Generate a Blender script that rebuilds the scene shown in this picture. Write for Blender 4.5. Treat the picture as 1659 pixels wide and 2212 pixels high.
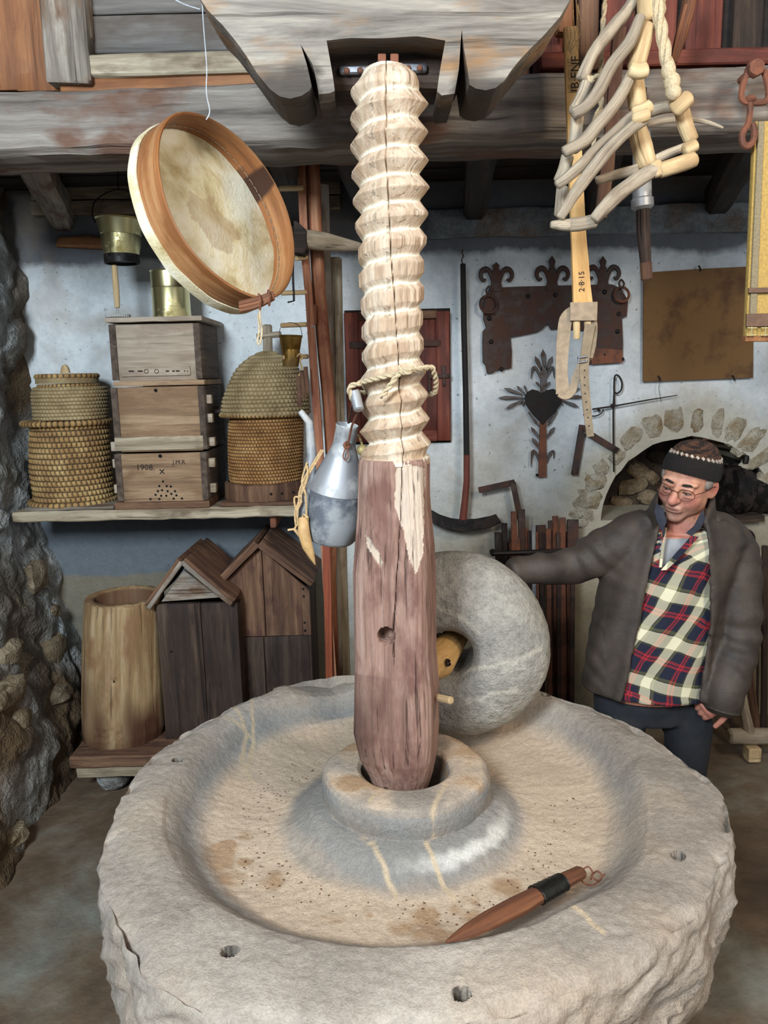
import bpy, bmesh, math, random
import numpy as np
from mathutils import Vector, Matrix, noise
random.seed(7)
PI = math.pi
for o_ in list(bpy.data.objects): bpy.data.objects.remove(o_)
S = bpy.context.scene
COL = S.collection
# ---------------------------------------------------------------- camera, world, lights, exposure
FPX, PITCH, ROLL, CAMH = 1660.0, math.radians(10), math.radians(-1.3), 1.7
cam_d = bpy.data.cameras.new('camera'); cam = bpy.data.objects.new('camera', cam_d); COL.objects.link(cam)
cam_d.sensor_fit = 'VERTICAL'; cam_d.sensor_height = 36; cam_d.lens = 36 * FPX / 2212; cam_d.clip_start = .05
cam.matrix_world = Matrix.Translation((0, 0, CAMH)) @ Matrix.Rotation(PI/2 - PITCH, 4, 'X') @ Matrix.Rotation(ROLL, 4, 'Z')
S.camera = cam
S.view_settings.view_transform = 'Standard'; S.view_settings.look = 'None'
S.view_settings.gamma = 1; S.view_settings.use_curve_mapping = False
S.view_settings.exposure = 0.7
W = bpy.data.worlds.new('world'); S.world = W; W.use_nodes = True
W.node_tree.nodes['Background'].inputs[0].default_value = (.66, .80, 1, 1)
W.node_tree.nodes['Background'].inputs[1].default_value = .15
def area(name, loc, target, size, size_y, power, col):
    d = bpy.data.lights.new(name, 'AREA'); d.shape = 'RECTANGLE'; d.size = size; d.size_y = size_y
    d.energy = power; d.color = col
    o = bpy.data.objects.new(name, d); COL.objects.link(o); o.location = loc
    o.rotation_euler = (Vector(target) - Vector(loc)).to_track_quat('-Z', 'Y').to_euler()
    return o
# daylight through the open doorway behind the photographer, warm lamp up on the right
area('doorway_daylight', (-1.15, -1.2, 2.95), (.1, 2.9, 1.3), .8, .9, 138, (.80, .91, 1))
area('added_right_fill', (1.9, -1.2, 2.5), (-.6, 2.6, 1.2), 1.3, 1.3, 24, (.95, .96, 1))  # added fill from the right to brighten the left wall, no real window
area('hanging_lamp', (1.5, .6, 2.75), (.5, 2.2, .8), .35, .35, 15, (1, .80, .58))

# ---------------------------------------------------------------- where a point of the picture lies in the room
def ray(x, y):
    u = (x - 829.5) / FPX; v = -(y - 1106) / FPX
    c, s = math.cos(ROLL), math.sin(ROLL)
    u, v = c*u - s*v, s*u + c*v
    return Vector((u, math.cos(PITCH) + v*math.sin(PITCH), -math.sin(PITCH) + v*math.cos(PITCH)))
CAM = Vector((0, 0, CAMH))
def P(x, y, Y): d = ray(x, y); return CAM + d*(Y/d.y)
def PZ(x, y, z): d = ray(x, y); return CAM + d*((z-CAMH)/d.z)
def pxr(px, Y): return px/FPX*Y*1.0      # rough size of px pixels at depth Y

# ---------------------------------------------------------------- mesh builder
def frame(d, up=None):
    d = d.normalized()
    if up is None: up = Vector((0, 0, 1)) if abs(d.z) < .9 else Vector((1, 0, 0))
    a = (up - d*up.dot(d)).normalized(); b = d.cross(a)
    return a, b, d
class MB:
    def __init__(s): s.v = []; s.f = []; s.g = []; s.mk = {}
    def add(s, vs, fs, gs, r=True):
        o = Vector((random.uniform(-9, 9), random.uniform(-9, 9), random.uniform(-9, 9))) if r else Vector((0, 0, 0))
        n = len(s.v); s.v += vs; s.f += [tuple(i+n for i in f) for f in fs]; s.g += [Vector(g)+o for g in gs]
        return n
    def sweep(s, pts, sec, r=True, up=None, capl=.35, closed=False, jit=0, sq=None):
        """sec: function(i)-> list of (a,b) offsets"""
        pts = [Vector(p) for p in pts]; N = len(pts); vs = []; gs = []; fs = []
        prev = None; L = 0; seed = random.uniform(0, 50)
        for i, p in enumerate(pts):
            if closed: d = pts[(i+1) % N] - pts[i-1]
            else: d = pts[min(i+1, N-1)] - pts[max(i-1, 0)]
            if d.length < 1e-9: d = Vector((0, 0, 1))
            d.normalize()
            if prev is None: a, b, _ = frame(d, up)
            else:
                a = (prev - d*prev.dot(d)); a = a.normalized() if a.length > 1e-6 else frame(d)[0]; b = d.cross(a)
            prev = a
            if i: L += (pts[i]-pts[i-1]).length
            q = sec(i)
            for (x, y) in q:
                w = p + a*x + b*y
                if jit: w = w + noise.noise_vector(w*18 + Vector((seed, 0, 0)))*jit
                vs.append(w); gs.append((x, y, L))
            k = len(q)
        for i in range(N if closed else N-1):
            for j in range(k):
                A = i*k+j; B = i*k+(j+1) % k; i2 = (i+1) % N
                fs.append((A, B, i2*k+(j+1) % k, i2*k+j))
        if not closed:
            fs.append(tuple(range(k-1, -1, -1))); fs.append(tuple((N-1)*k+j for j in range(k)))
        s.add(vs, fs, gs, r); return s
    def tube(s, pts, r, n=10, jit=0, up=None, closed=False, sm=0, flat=1):
        pts = [Vector(p) for p in pts]
        rr = list(r) if isinstance(r, (list, tuple)) else [r]*len(pts)
        if sm:
            pts, rr = smooth_path(pts, rr, sm, closed)
        if not closed:   # rounded ends
            d0 = (pts[0]-pts[1]).normalized(); d1 = (pts[-1]-pts[-2]).normalized()
            pts = [pts[0]+d0*rr[0]*.25] + pts + [pts[-1]+d1*rr[-1]*.25]; rr = [rr[0]*.7]+rr+[rr[-1]*.7]
        def sec(i): return [(rr[i]*math.cos(2*PI*j/n), rr[i]*flat*math.sin(2*PI*j/n)) for j in range(n)]
        return s.sweep(pts, sec, up=up, closed=closed, jit=jit)
    def bar(s, p0, p1, w, t, side=None, n=6, jit=0, w1=None, t1=None, ch=.12):
        """plank w (along side) by t"""
        p0, p1 = Vector(p0), Vector(p1); w1 = w if w1 is None else w1; t1 = t if t1 is None else t1
        d = p1-p0; c = min(w, t)*ch; L = d.length
        e = min(c, L*.2)/L; ts = [0, e]+[e+(1-2*e)*k/n for k in range(1, n)]+[1-e, 1]
        pts = [p0+d*q for q in ts]
        def sec(i):
            q = ts[i]; hw = (w+(w1-w)*q)/2; ht = (t+(t1-t)*q)/2
            k = c if i in (0, len(ts)-1) else 0
            hw -= k*.6; ht -= k*.6
            return [(hw-c, -ht), (hw, -ht+c), (hw, ht-c), (hw-c, ht), (-hw+c, ht), (-hw, ht-c), (-hw, -ht+c), (-hw+c, -ht)]
        return s.sweep(pts, sec, up=Vector(side) if side is not None else None, jit=jit)
    def box(s, lo, hi, g='x', jit=0, n=4, ch=.08):
        lo, hi = Vector(lo), Vector(hi); c = (lo+hi)/2; d = hi-lo
        ax = {'x': 0, 'y': 1, 'z': 2}[g]; e = Vector((0, 0, 0)); e[ax] = d[ax]/2
        sd = Vector((0, 0, 0)); o = [(1, 2), (0, 2), (0, 1)][ax]; sd[o[0]] = 1
        return s.bar(c-e, c+e, d[o[0]], d[o[1]], side=sd, n=n, jit=jit, ch=ch)
    def lathe(s, c, axis, prof, n=32, r=True, fun=None, up=None, close=False):
        c = Vector(c); a, b, d = frame(Vector(axis), up); vs = []; gs = []; fs = []; M = len(prof)
        for i, (R, h) in enumerate(prof):
            for j in range(n):
                th = 2*PI*j/n; rr, hh = (R, h) if fun is None else fun(R, h, th, i)
                vs.append(c + a*rr*math.cos(th) + b*rr*math.sin(th) + d*hh)
                gs.append((rr*math.cos(th), rr*math.sin(th), hh))
        for i in range(M if close else M-1):
            i2 = (i+1) % M
            for j in range(n):
                fs.append((i*n+j, i*n+(j+1) % n, i2*n+(j+1) % n, i2*n+j))
        s.add(vs, fs, gs, r); return s
    def prism(s, outline, th, g='x', bev=0):
        """outline: 3D points; th: thickness vector"""
        pts = [Vector(p) for p in outline]; th = Vector(th); n = len(pts)
        perm = {'x': (1, 2, 0), 'y': (0, 2, 1), 'z': (0, 1, 2)}[g]
        nn = Vector((0, 0, 0))
        for i in range(n): nn += pts[i].cross(pts[(i+1) % n])
        if nn.dot(th) > 0: pts.reverse()
        layers = [pts]
        if bev:
            c = sum(pts, Vector())/n
            ins = []
            for i in range(n):
                e1 = (pts[i]-pts[i-1]).normalized(); e2 = (pts[(i+1) % n]-pts[i]).normalized()
                k = th.normalized().cross(e1+e2)
                k = k.normalized() if k.length > 1e-6 else Vector((0, 0, 0)); ins.append(k)
            sg = -1 if sum(((pts[i]-c).dot(ins[i]) for i in range(n))) > 0 else 1
            t_ = th.normalized()*bev
            layers = [[pts[i]+ins[i]*sg*bev for i in range(n)], [p+t_ for p in pts], [p+th-t_ for p in pts], [pts[i]+th+ins[i]*sg*bev for i in range(n)]]
        else: layers = [pts, [p+th for p in pts]]
        vs = [p for l in layers for p in l]; m = len(layers)
        fs = [tuple(range(n)), tuple((m-1)*n+i for i in reversed(range(n)))]
        for k in range(m-1):
            for i in range(n): fs.append((k*n+(i+1) % n, k*n+i, (k+1)*n+i, (k+1)*n+(i+1) % n))
        s.add(vs, fs, [(v[perm[0]], v[perm[1]], v[perm[2]]) for v in vs]); return s
    def ball(s, c, r, sx=1, sy=1, sz=1, n=10, jit=0):
        c = Vector(c); seed = random.uniform(0, 99)
        def f(R, h, th, i):
            return R, h
        prof = [(max(1e-4, math.sin(PI*k/n)), -math.cos(PI*k/n)) for k in range(n+1)]
        m = MB(); m.lathe((0, 0, 0), (0, 0, 1), prof, n*2)
        vs = []
        for v in m.v:
            q = v.copy()
            if jit: q = q*(1+jit*noise.noise(q*1.7+Vector((seed, 0, 0))) + jit*.4*noise.noise(q*4+Vector((seed, 3, 0))))
            vs.append(c+Vector((q.x*sx, q.y*sy, q.z*sz))*r)
        s.add(vs, m.f, m.g); return s
def smooth_path(pts, rr, k, closed=False):
    out = []; ro = []; n = len(pts)
    rng = range(n) if closed else range(n-1)
    for i in rng:
        g = (lambda j: j % n) if closed else (lambda j: max(0, min(n-1, j)))
        a, b, c, d = pts[g(i-1)], pts[i], pts[g(i+1)], pts[g(i+2)]
        for q in range(k):
            t = q/k
            out.append(.5*((2*b)+(c-a)*t+(2*a-5*b+4*c-d)*t*t+(3*b-a-3*c+d)*t**3)); ro.append(rr[i]+(rr[g(i+1)]-rr[i])*t)
    if not closed: out.append(pts[-1]); ro.append(rr[-1])
    return out, ro
ROOT = {}
def obj(name, mb, mat, parent=None, smooth=40, mk=None):
    me = bpy.data.meshes.new(name)
    off = parent_loc(parent)
    me.from_pydata([tuple(Vector(v)-off) for v in mb.v], [], mb.f)
    a = me.attributes.new('gc', 'FLOAT_VECTOR', 'POINT'); a.data.foreach_set('vector', [c for g in mb.g for c in g])
    for k, vals in (mk or {}).items():
        b = me.attributes.new(k, 'FLOAT', 'POINT'); b.data.foreach_set('value', list(vals))
    me.materials.append(mat)
    bm = bmesh.new(); bm.from_mesh(me); bmesh.ops.recalc_face_normals(bm, faces=bm.faces); bm.to_mesh(me); bm.free()
    if smooth:
        me.shade_smooth(); me.set_sharp_from_angle(angle=math.radians(smooth))
    o = bpy.data.objects.new(name, me); COL.objects.link(o)
    if parent: o.parent = parent
    return o
def parent_loc(p):
    l = Vector((0, 0, 0))
    while p is not None: l += Vector(p.location); p = p.parent
    return l
def recenter(o):
    """move the origin of a single-mesh thing to the middle of its lowest side"""
    me = o.data; n = len(me.vertices); a = np.empty(n*3); me.vertices.foreach_get('co', a); a = a.reshape(-1, 3)
    c = np.array([(a[:, 0].min()+a[:, 0].max())/2, (a[:, 1].min()+a[:, 1].max())/2, a[:, 2].min()])
    a -= c; me.vertices.foreach_set('co', a.ravel()); o.location = Vector(o.location)+Vector(c)
def thing(name, label, cat, loc=(0, 0, 0), group=None):
    o = bpy.data.objects.new(name, None); COL.objects.link(o); o.location = loc; o.empty_display_size = .05
    o['label'] = label; o['category'] = cat
    if group: o['group'] = group
    return o
def single(name, mb, mat, label, cat, group=None, kind=None, smooth=40, mk=None):
    o = obj(name, mb, mat, None, smooth, mk); recenter(o)
    o['label'] = label; o['category'] = cat
    if group: o['group'] = group
    if kind: o['kind'] = kind
    return o
def struct(name, mb, mat, smooth=40, mk=None):
    o = obj(name, mb, mat, None, smooth, mk); o['kind'] = 'structure'; return o

# ---------------------------------------------------------------- materials
def srgb(c):
    if isinstance(c, str): c = [int(c[i:i+2], 16)/255 for i in (0, 2, 4)]
    return tuple((x/12.92 if x <= .04045 else ((x+.055)/1.055)**2.4) for x in c)+(1,)
class NT:
    def __init__(s, name):
        s.m = bpy.data.materials.new(name); s.m.use_nodes = True; s.t = s.m.node_tree
        s.b = s.t.nodes['Principled BSDF']; s.out = s.t.nodes['Material Output']
    def n(s, kind, **kw):
        o = s.t.nodes.new(kind)
        for k, v in kw.items(): setattr(o, k, v)
        return o
    def l(s, a, b): s.t.links.new(a, b)
    def coord(s, kind='gc'):
        if kind == 'gc': return s.n('ShaderNodeAttribute', attribute_name='gc').outputs['Vector']
        return s.n('ShaderNodeTexCoord').outputs['Object']
    def attr(s, k): return s.n('ShaderNodeAttribute', attribute_name=k).outputs['Fac']
    def mapping(s, v, sc):
        m = s.n('ShaderNodeMapping'); s.l(v, m.inputs[0]); m.inputs['Scale'].default_value = sc; return m.outputs[0]
    def noise(s, v, sc, det=4, rough=.55, dist=0):
        m = s.n('ShaderNodeTexNoise'); s.l(v, m.inputs['Vector']); m.inputs['Scale'].default_value = sc
        m.inputs['Detail'].default_value = det; m.inputs['Roughness'].default_value = rough; m.inputs['Distortion'].default_value = dist
        return m.outputs['Fac']
    def vor(s, v, sc, feat='F1'):
        m = s.n('ShaderNodeTexVoronoi', feature=feat); s.l(v, m.inputs['Vector']); m.inputs['Scale'].default_value = sc
        return m.outputs['Distance']
    def ramp(s, f, stops):
        m = s.n('ShaderNodeValToRGB'); s.l(f, m.inputs[0]); e = m.color_ramp.elements
        while len(e) > 1: e.remove(e[-1])
        e[0].position = stops[0][0]; e[0].color = stops[0][1]
        for p, c in stops[1:]: q = e.new(p); q.color = c
        return m.outputs[0]
    def lvl(s, f, a, b):
        m = s.n('ShaderNodeMapRange'); s.l(f, m.inputs[0]); m.inputs[1].default_value = a; m.inputs[2].default_value = b
        return m.outputs[0]
    def mix(s, f, a, b, mode='MIX'):
        m = s.n('ShaderNodeMix', data_type='RGBA', blend_type=mode)
        for q, i in ((f, 0), (a, 6), (b, 7)):
            if hasattr(q, 'is_output'): s.l(q, m.inputs[i])
            else: m.inputs[i].default_value = q
        return m.outputs[2]
    def math(s, op, a, b=0.):
        m = s.n('ShaderNodeMath', operation=op)
        for q, i in ((a, 0), (b, 1)):
            if hasattr(q, 'is_output'): s.l(q, m.inputs[i])
            else: m.inputs[i].default_value = q
        return m.outputs[0]
    def bump(s, h, st, d=.01):
        m = s.n('ShaderNodeBump'); s.l(h, m.inputs['Height']); m.inputs['Strength'].default_value = st; m.inputs['Distance'].default_value = d
        s.l(m.outputs[0], s.b.inputs['Normal'])
    def fin(s, col, rough=.8, metal=0):
        if hasattr(col, 'is_output'): s.l(col, s.b.inputs['Base Color'])
        else: s.b.inputs['Base Color'].default_value = col
        s.b.inputs['Roughness'].default_value = rough; s.b.inputs['Metallic'].default_value = metal
        return s.m
def wood(name, cols, s=9, st=.07, blot=None, rough=.75, bump=.5, crack=.6, mk=None, dirt=.0):
    t = NT(name); g = t.coord()
    n1 = t.noise(t.mapping(g, (s, s, s*st)), 3, 8, .65, .6)
    c = [srgb(x) for x in cols]
    col = t.ramp(n1, [(.3+.4*i/(len(c)-1), x) for i, x in enumerate(c)])
    if blot:
        col = t.mix(t.lvl(t.noise(t.mapping(g, (s*.35, s*.35, s*.16)), 3, 4, .6), .50, .64), col, srgb(blot))
    if mk:
        for k, mc in mk.items(): col = t.mix(t.attr(k), col, srgb(mc))
    n2 = t.noise(t.mapping(g, (s*2.2, s*2.2, s*.08)), 3, 3, .5)
    cr = t.lvl(n2, .62, .70)
    col = t.mix(t.math('MULTIPLY', cr, crack), col, t.mix(1., col, (.12, .09, .07, 1), 'MULTIPLY'))
    n3 = t.noise(t.mapping(g, (s*6, s*6, s*.5)), 5, 2, .6)
    col = t.mix(.35, col, t.ramp(n3, [(.3, (.45, .45, .45, 1)), (.7, (1, 1, 1, 1))]), 'MULTIPLY')
    h = t.math('SUBTRACT', t.math('ADD', n1, t.math('MULTIPLY', n3, .25)), t.math('MULTIPLY', cr, .8))
    t.bump(h, bump, .006)
    return t.fin(col, rough)
def stone(name, cols, s=3, blot=None, bs=2, rough=.9, bump=.6, grit=60, mks=None, bd=.01, gm=.55):
    t = NT(name); g = t.coord('obj')
    n1 = t.noise(g, s, 8, .65)
    c = [srgb(x) for x in cols]
    col = t.ramp(n1, [(.33+.34*i/(len(c)-1), x) for i, x in enumerate(c)])
    if blot: col = t.mix(t.lvl(t.noise(g, bs, 5, .6), .50, .66), col, srgb(blot))
    for k, mc in (mks or {}).items(): col = t.mix(t.attr(k), col, srgb(mc))
    n2 = t.noise(g, grit, 4, .7); n3 = t.noise(g, grit*3.1, 2, .6)
    col = t.mix(gm, col, t.ramp(n2, [(.33, (.5, .5, .5, 1)), (.62, (1.0, 1.0, 1.0, 1))]), 'MULTIPLY')
    col = t.mix(.35, col, t.ramp(n3, [(.35, (.5, .5, .5, 1)), (.6, (1.0, 1.0, 1.0, 1))]), 'MULTIPLY')
    t.bump(t.math('ADD', t.math('MULTIPLY', n1, 1.2), t.math('ADD', n2, t.math('MULTIPLY', n3, .4))), bump, bd)
    return t.fin(col, rough)
def metal(name, col, rust=None, rough=.45, met=1., amt=.5, bump=.2, s=14):
    t = NT(name); g = t.coord('obj'); n = t.noise(g, s, 6, .65)
    c = srgb(col)
    if rust:
        f = t.lvl(n, .62-amt*.3, .74-amt*.3); cc = t.mix(f, c, srgb(rust))
        r = t.n('ShaderNodeMapRange'); t.l(f, r.inputs[0]); r.inputs[3].default_value = rough; r.inputs[4].default_value = .9; t.l(r.outputs[0], t.b.inputs['Roughness'])
        m2 = t.n('ShaderNodeMapRange'); t.l(f, m2.inputs[0]); m2.inputs[3].default_value = met; m2.inputs[4].default_value = .1; t.l(m2.outputs[0], t.b.inputs['Metallic'])
        t.l(cc, t.b.inputs['Base Color']); t.bump(n, bump, .004); return t.m
    t.bump(n, bump, .003)
    return t.fin(t.mix(t.lvl(n, .4, .7), c, tuple(x*.6 for x in c[:3])+(1,)), rough, met)
def plain(name, col, rough=.8, met=0, bump=0, s=80):
    t = NT(name); g = t.coord('obj'); n = t.noise(g, s, 4, .6); c = srgb(col)
    if bump: t.bump(n, bump, .004)
    return t.fin(t.mix(t.lvl(n, .35, .7), c, tuple(x*.65 for x in c[:3])+(1,)), rough, met)

M = {}
M['cream_wood'] = wood('cream_wood', ['9a7d64', 'c9b298', 'ddcdb6'], 8, .12, 'b99c7d', .8, .5, .35, mk={'mk': 'a07f62', 'vn': 'e9ddc6'})
M['post_wood'] = wood('post_wood', ['6b4c40', '9a7767', 'b49585'], 12, .05, '7a564b', .8, .9, .7, mk={'mk': 'cbb7a2', 'vn': '553a30'})
M['grey_wood'] = wood('grey_wood', ['4b4238', '8a7f72', 'b3a898'], 10, .05, '6e5440', .85, .7, .6)
M['grey_beam'] = wood('grey_beam', ['453d38', '82786e', 'a9a195'], 7, .05, '6f5141', .85, .9, .6)
M['press_wood'] = wood('press_wood', ['4e4740', '857d73', 'b5ab9a'], 7, .09, '93704c', .8, .9, .5, mk={'mk': '3a322b'})
M['dim_board'] = wood('dim_board', ['45413d', '69645f', '827c75'], 6, .06, '5a5048', .85, .5, .4)
M['dark_wood'] = wood('dark_wood', ['150f0b', '2e221a', '49382b'], 10, .05, '1d1510', .85, .6, .5)
M['black_wood'] = wood('black_wood', ['0c0908', '1b1512', '2a211b'], 10, .05, None, .85, .5, .5)
M['orange_wood'] = wood('orange_wood', ['5f3820', '8c5831', 'a8764a'], 7, .05, '774827', .7, .5, .5)
M['red_wood'] = wood('red_wood', ['3c1810', '6b2f20', '87452f'], 9, .05, '542216', .7, .6, .6)
M['pole_wood'] = wood('pole_wood', ['6d3a20', '9a6040', 'b98663'], 12, .04, '7e4328', .7, .5, .5)
M['pole_red'] = wood('pole_red', ['5a2412', '853e22', 'a4552f'], 12, .04, None, .6, .4, .4)
M['light_board'] = wood('light_board', ['76654e', 'a5957c', 'c2b59c'], 9, .05, '7c6a55', .85, .6, .6)
M['box_wood'] = wood('box_wood', ['6f553e', '9a7c5e', 'b59a7b'], 9, .06, '84664b', .8, .5, .35)
M['box_pale'] = wood('box_pale', ['8b7a68', 'ab9b88', 'c1b3a0'], 9, .06, '9a8876', .8, .4, .3)
M['box_dark'] = wood('box_dark', ['33281f', '54453a', '6f6052'], 9, .06, None, .85, .5, .4)
M['log_wood'] = wood('log_wood', ['6e5134', 'a3855c', 'c0a884'], 8, .05, '8f6b48', .8, .7, .5, mk={'mk': '54311c'})
M['hive_plank'] = wood('hive_plank', ['1e1410', '3d2c22', '5b493b'], 10, .05, '2a1c16', .8, .8, .7)
M['hive_brown'] = wood('hive_brown', ['40291c', '6c4c37', '8c6a4e'], 10, .05, '52342a', .8, .7, .6)
M['pine'] = wood('pine', ['b07f42', 'd0a262', 'dfb87d'], 9, .04, None, .6, .3, .3)
M['stick'] = wood('stick', ['6c5f50', 'a2937e', 'c5b69d'], 16, .04, '8a7a66', .8, .5, .4)
M['stick_pale'] = wood('stick_pale', ['a5855c', 'c9ad80', 'dcc69d'], 12, .04, 'b0926a', .75, .4, .3)
M['hoop_wood'] = wood('hoop_wood', ['6b4222', '965f34', 'b4875a'], 10, .05, '84532d', .45, .3, .35, mk={'mk': '3d2013', 'vn': 'd6cdb8'})
M['wedge_wood'] = wood('wedge_wood', ['46281a', '734428', '8f5c38'], 14, .05, None, .75, .6, .6)
M['basin'] = stone('basin_stone', ['8a7f73', 'a99c8e', 'c3b6a7'], 2.2, 'b3a08b', 1.6, .9, .5, 70, {'dust': 'cdb59a', 'rust': '9a7040', 'mk': '878682', 'white': 'dcd7cc', 'vn': 'cdb592', 'hole': '1d1814'}, .008, .32)
M['roller'] = stone('roller_stone', ['8a867e', 'a59f94', 'bfb7a9'], 3.5, 'aaa28f', 2.5, .9, .8, 45, {'mk': '8a744c', 'vn': 'cfc6b4'}, .01)
M['rubble'] = stone('rubble', ['645f57', '9a9992', 'c6c9ca'], 4, 'b4b9ba', 2.5, .95, 1.0, 22, {'mk': '5f4a31'}, .03)
M['rubble_stone'] = stone('rubble_stone', ['5e4f3a', '8f7c62', 'b0a186'], 9, '75603f', 4, .95, 1., 30, None, .02)
M['arch_stone'] = stone('arch_stone', ['998b72', 'b8ad97', 'cfc8b8'], 14, 'a18a66', 9, .95, 1., 50, None, .02)
M['soot'] = stone('soot', ['120e0b', '33281e', '5a4a39'], 7, '1a1411', 4, .95, 1., 30, None, .02)
def wall_mat():
    t = NT('lime_plaster'); g = t.coord('obj')
    n1 = t.noise(g, 2.2, 6, .6)
    col = t.ramp(n1, [(.35, srgb('bac0c3')), (.5, srgb('d5dadc')), (.65, srgb('e3e6e6'))])
    sep = t.n('ShaderNodeSeparateXYZ'); t.l(g, sep.inputs[0]); z = sep.outputs[2]
    d = t.math('ADD', z, t.math('MULTIPLY', t.noise(g, 3.1, 5, .6), .9))
    col = t.mix(t.math('MULTIPLY', t.lvl(d, 1.95, 1.25), t.lvl(sep.outputs[0], -.5, .3)), col, srgb('958c78'))                   # rising damp and dirt low on the wall
    col = t.mix(t.lvl(d, 1.30, .75), col, srgb('7b6f58'))
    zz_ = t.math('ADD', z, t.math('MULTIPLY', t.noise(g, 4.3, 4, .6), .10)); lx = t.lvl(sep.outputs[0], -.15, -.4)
    col = t.mix(t.math('MULTIPLY', t.lvl(zz_, 1.27, 1.22), lx), col, srgb('676f75')); col = t.mix(t.math('MULTIPLY', t.lvl(zz_, .845, .825), lx), col, srgb('7c7667'))  # grey-blue plaster under the shelf, darkened to paint in its shade; paler band below
    e = t.math('ADD', z, t.math('MULTIPLY', t.noise(g, 5.1, 5, .6), .12))
    col = t.mix(t.lvl(e, 2.275, 2.31), col, srgb('6d7075'))                   # grey mortar band under the ceiling
    col = t.mix(t.math('MULTIPLY', t.lvl(t.noise(g, 1.7, 4, .6, .5), .56, .70), .5), col, srgb('94826a'))
    ac = P(1485, 1120, 3.6); vm = t.n('ShaderNodeVectorMath', operation='DISTANCE'); t.l(g, vm.inputs[0]); vm.inputs[1].default_value = tuple(ac)
    dd = t.math('ADD', vm.outputs['Value'], t.math('MULTIPLY', t.noise(g, 6, 4, .6), .22)); col = t.mix(t.math('MULTIPLY', t.lvl(dd, .76, .62), .75), col, srgb('a79d88'))   # old mortar between the arch stones
    sp = t.noise(g, 55, 2, .5)
    col = t.mix(t.math('MULTIPLY', t.lvl(sp, .66, .72), .6), col, srgb('4a4640'))
    fine = t.noise(g, 26, 6, .7)
    col = t.mix(.4, col, t.ramp(fine, [(.35, (.66, .66, .66, 1)), (.6, (1, 1, 1, 1))]), 'MULTIPLY')
    t.bump(t.math('ADD', t.math('MULTIPLY', n1, 2.), t.math('ADD', fine, t.math('MULTIPLY', t.noise(g, 90, 3), .3))), .55, .012)
    return t.fin(col, .92)
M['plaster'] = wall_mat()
def floor_mat():
    t = NT('earth_floor'); g = t.coord('obj'); n1 = t.noise(g, 1.6, 7, .6, .4)
    col = t.ramp(n1, [(.33, srgb('4d3d2e')), (.5, srgb('6b5743')), (.6, srgb('7d7464')), (.7, srgb('87877b'))])
    n2 = t.noise(g, 9, 6, .65)
    col = t.mix(.5, col, t.ramp(n2, [(.35, (.45, .45, .45, 1)), (.62, (1, 1, 1, 1))]), 'MULTIPLY')
    t.bump(t.math('ADD', n1, n2), .5, .02); return t.fin(col, .8)
M['floor'] = floor_mat()
M['iron'] = metal('old_iron', '3f3531', '4f352b', .55, .7, .6, .4)
M['black_iron'] = metal('black_iron', '1d1a19', '2c201b', .5, .6, .5, .4)
M['rust'] = metal('rusted_iron', '5f3c2e', '7b4c37', .7, .3, .7, .5)
M['rust_sheet'] = metal('rust_sheet', '72532f', '5a3f28', .8, .15, .4, .3, 6)
M['blade'] = metal('grey_blade', '8a8c92', '6b5a52', .35, .8, .3, .2)
M['brass'] = metal('brass', 'd9cf9c', 'a8935a', .30, 1., .25, .1, 5)
M['brass_dark'] = metal('dull_brass', '8a6a32', '5b4420', .3, .9, .5, .1, 5)
M['zinc'] = metal('zinc', 'a3a4a6', 'b0aea8', .5, .6, .5, .3, 7)
M['zinc_low'] = metal('zinc_low', '777c84', '9a9c9c', .6, .6, .6, .4, 9)
M['leather'] = plain('leather', '6d4f3b', .6, 0, .5, 40)
M['suede'] = plain('suede', 'a08c74', .9, 0, .5, 50)
M['hide'] = plain('old_hide', '8b7a63', .85, 0, .5, 40)
M['rope'] = plain('rope', 'cbb794', .95, 0, .6, 200)
M['string'] = plain('string', 'c9a878', .9, 0, .4, 150)
M['dust_thread'] = plain('dust_thread', 'c8ccd0', .9)
M['forged_grey'] = metal('forged_grey', '5f5a58', '5b463a', .5, .6, .5, .4)
M['mortar'] = stone('mortar', ['5f6468', '838a8e', '9fa5a7'], 6, '7a6552', 4, .95, .8, 30, None, .015)
M['bone'] = plain('horn', 'c39c66', .6, 0, .7, 35)
M['ink'] = plain('ink', '2a1b12', .8)
M['black'] = plain('void_black', '060505', .95)
M['tape'] = plain('black_tape', '14130f', .35, 0, .6, 60)
M['canvas'] = plain('yellow_canvas', 'b89750', .7, 0, .2, 120)
M['canvas_band'] = plain('olive_webbing', '8d8064', .8, 0, .4, 160)
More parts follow.
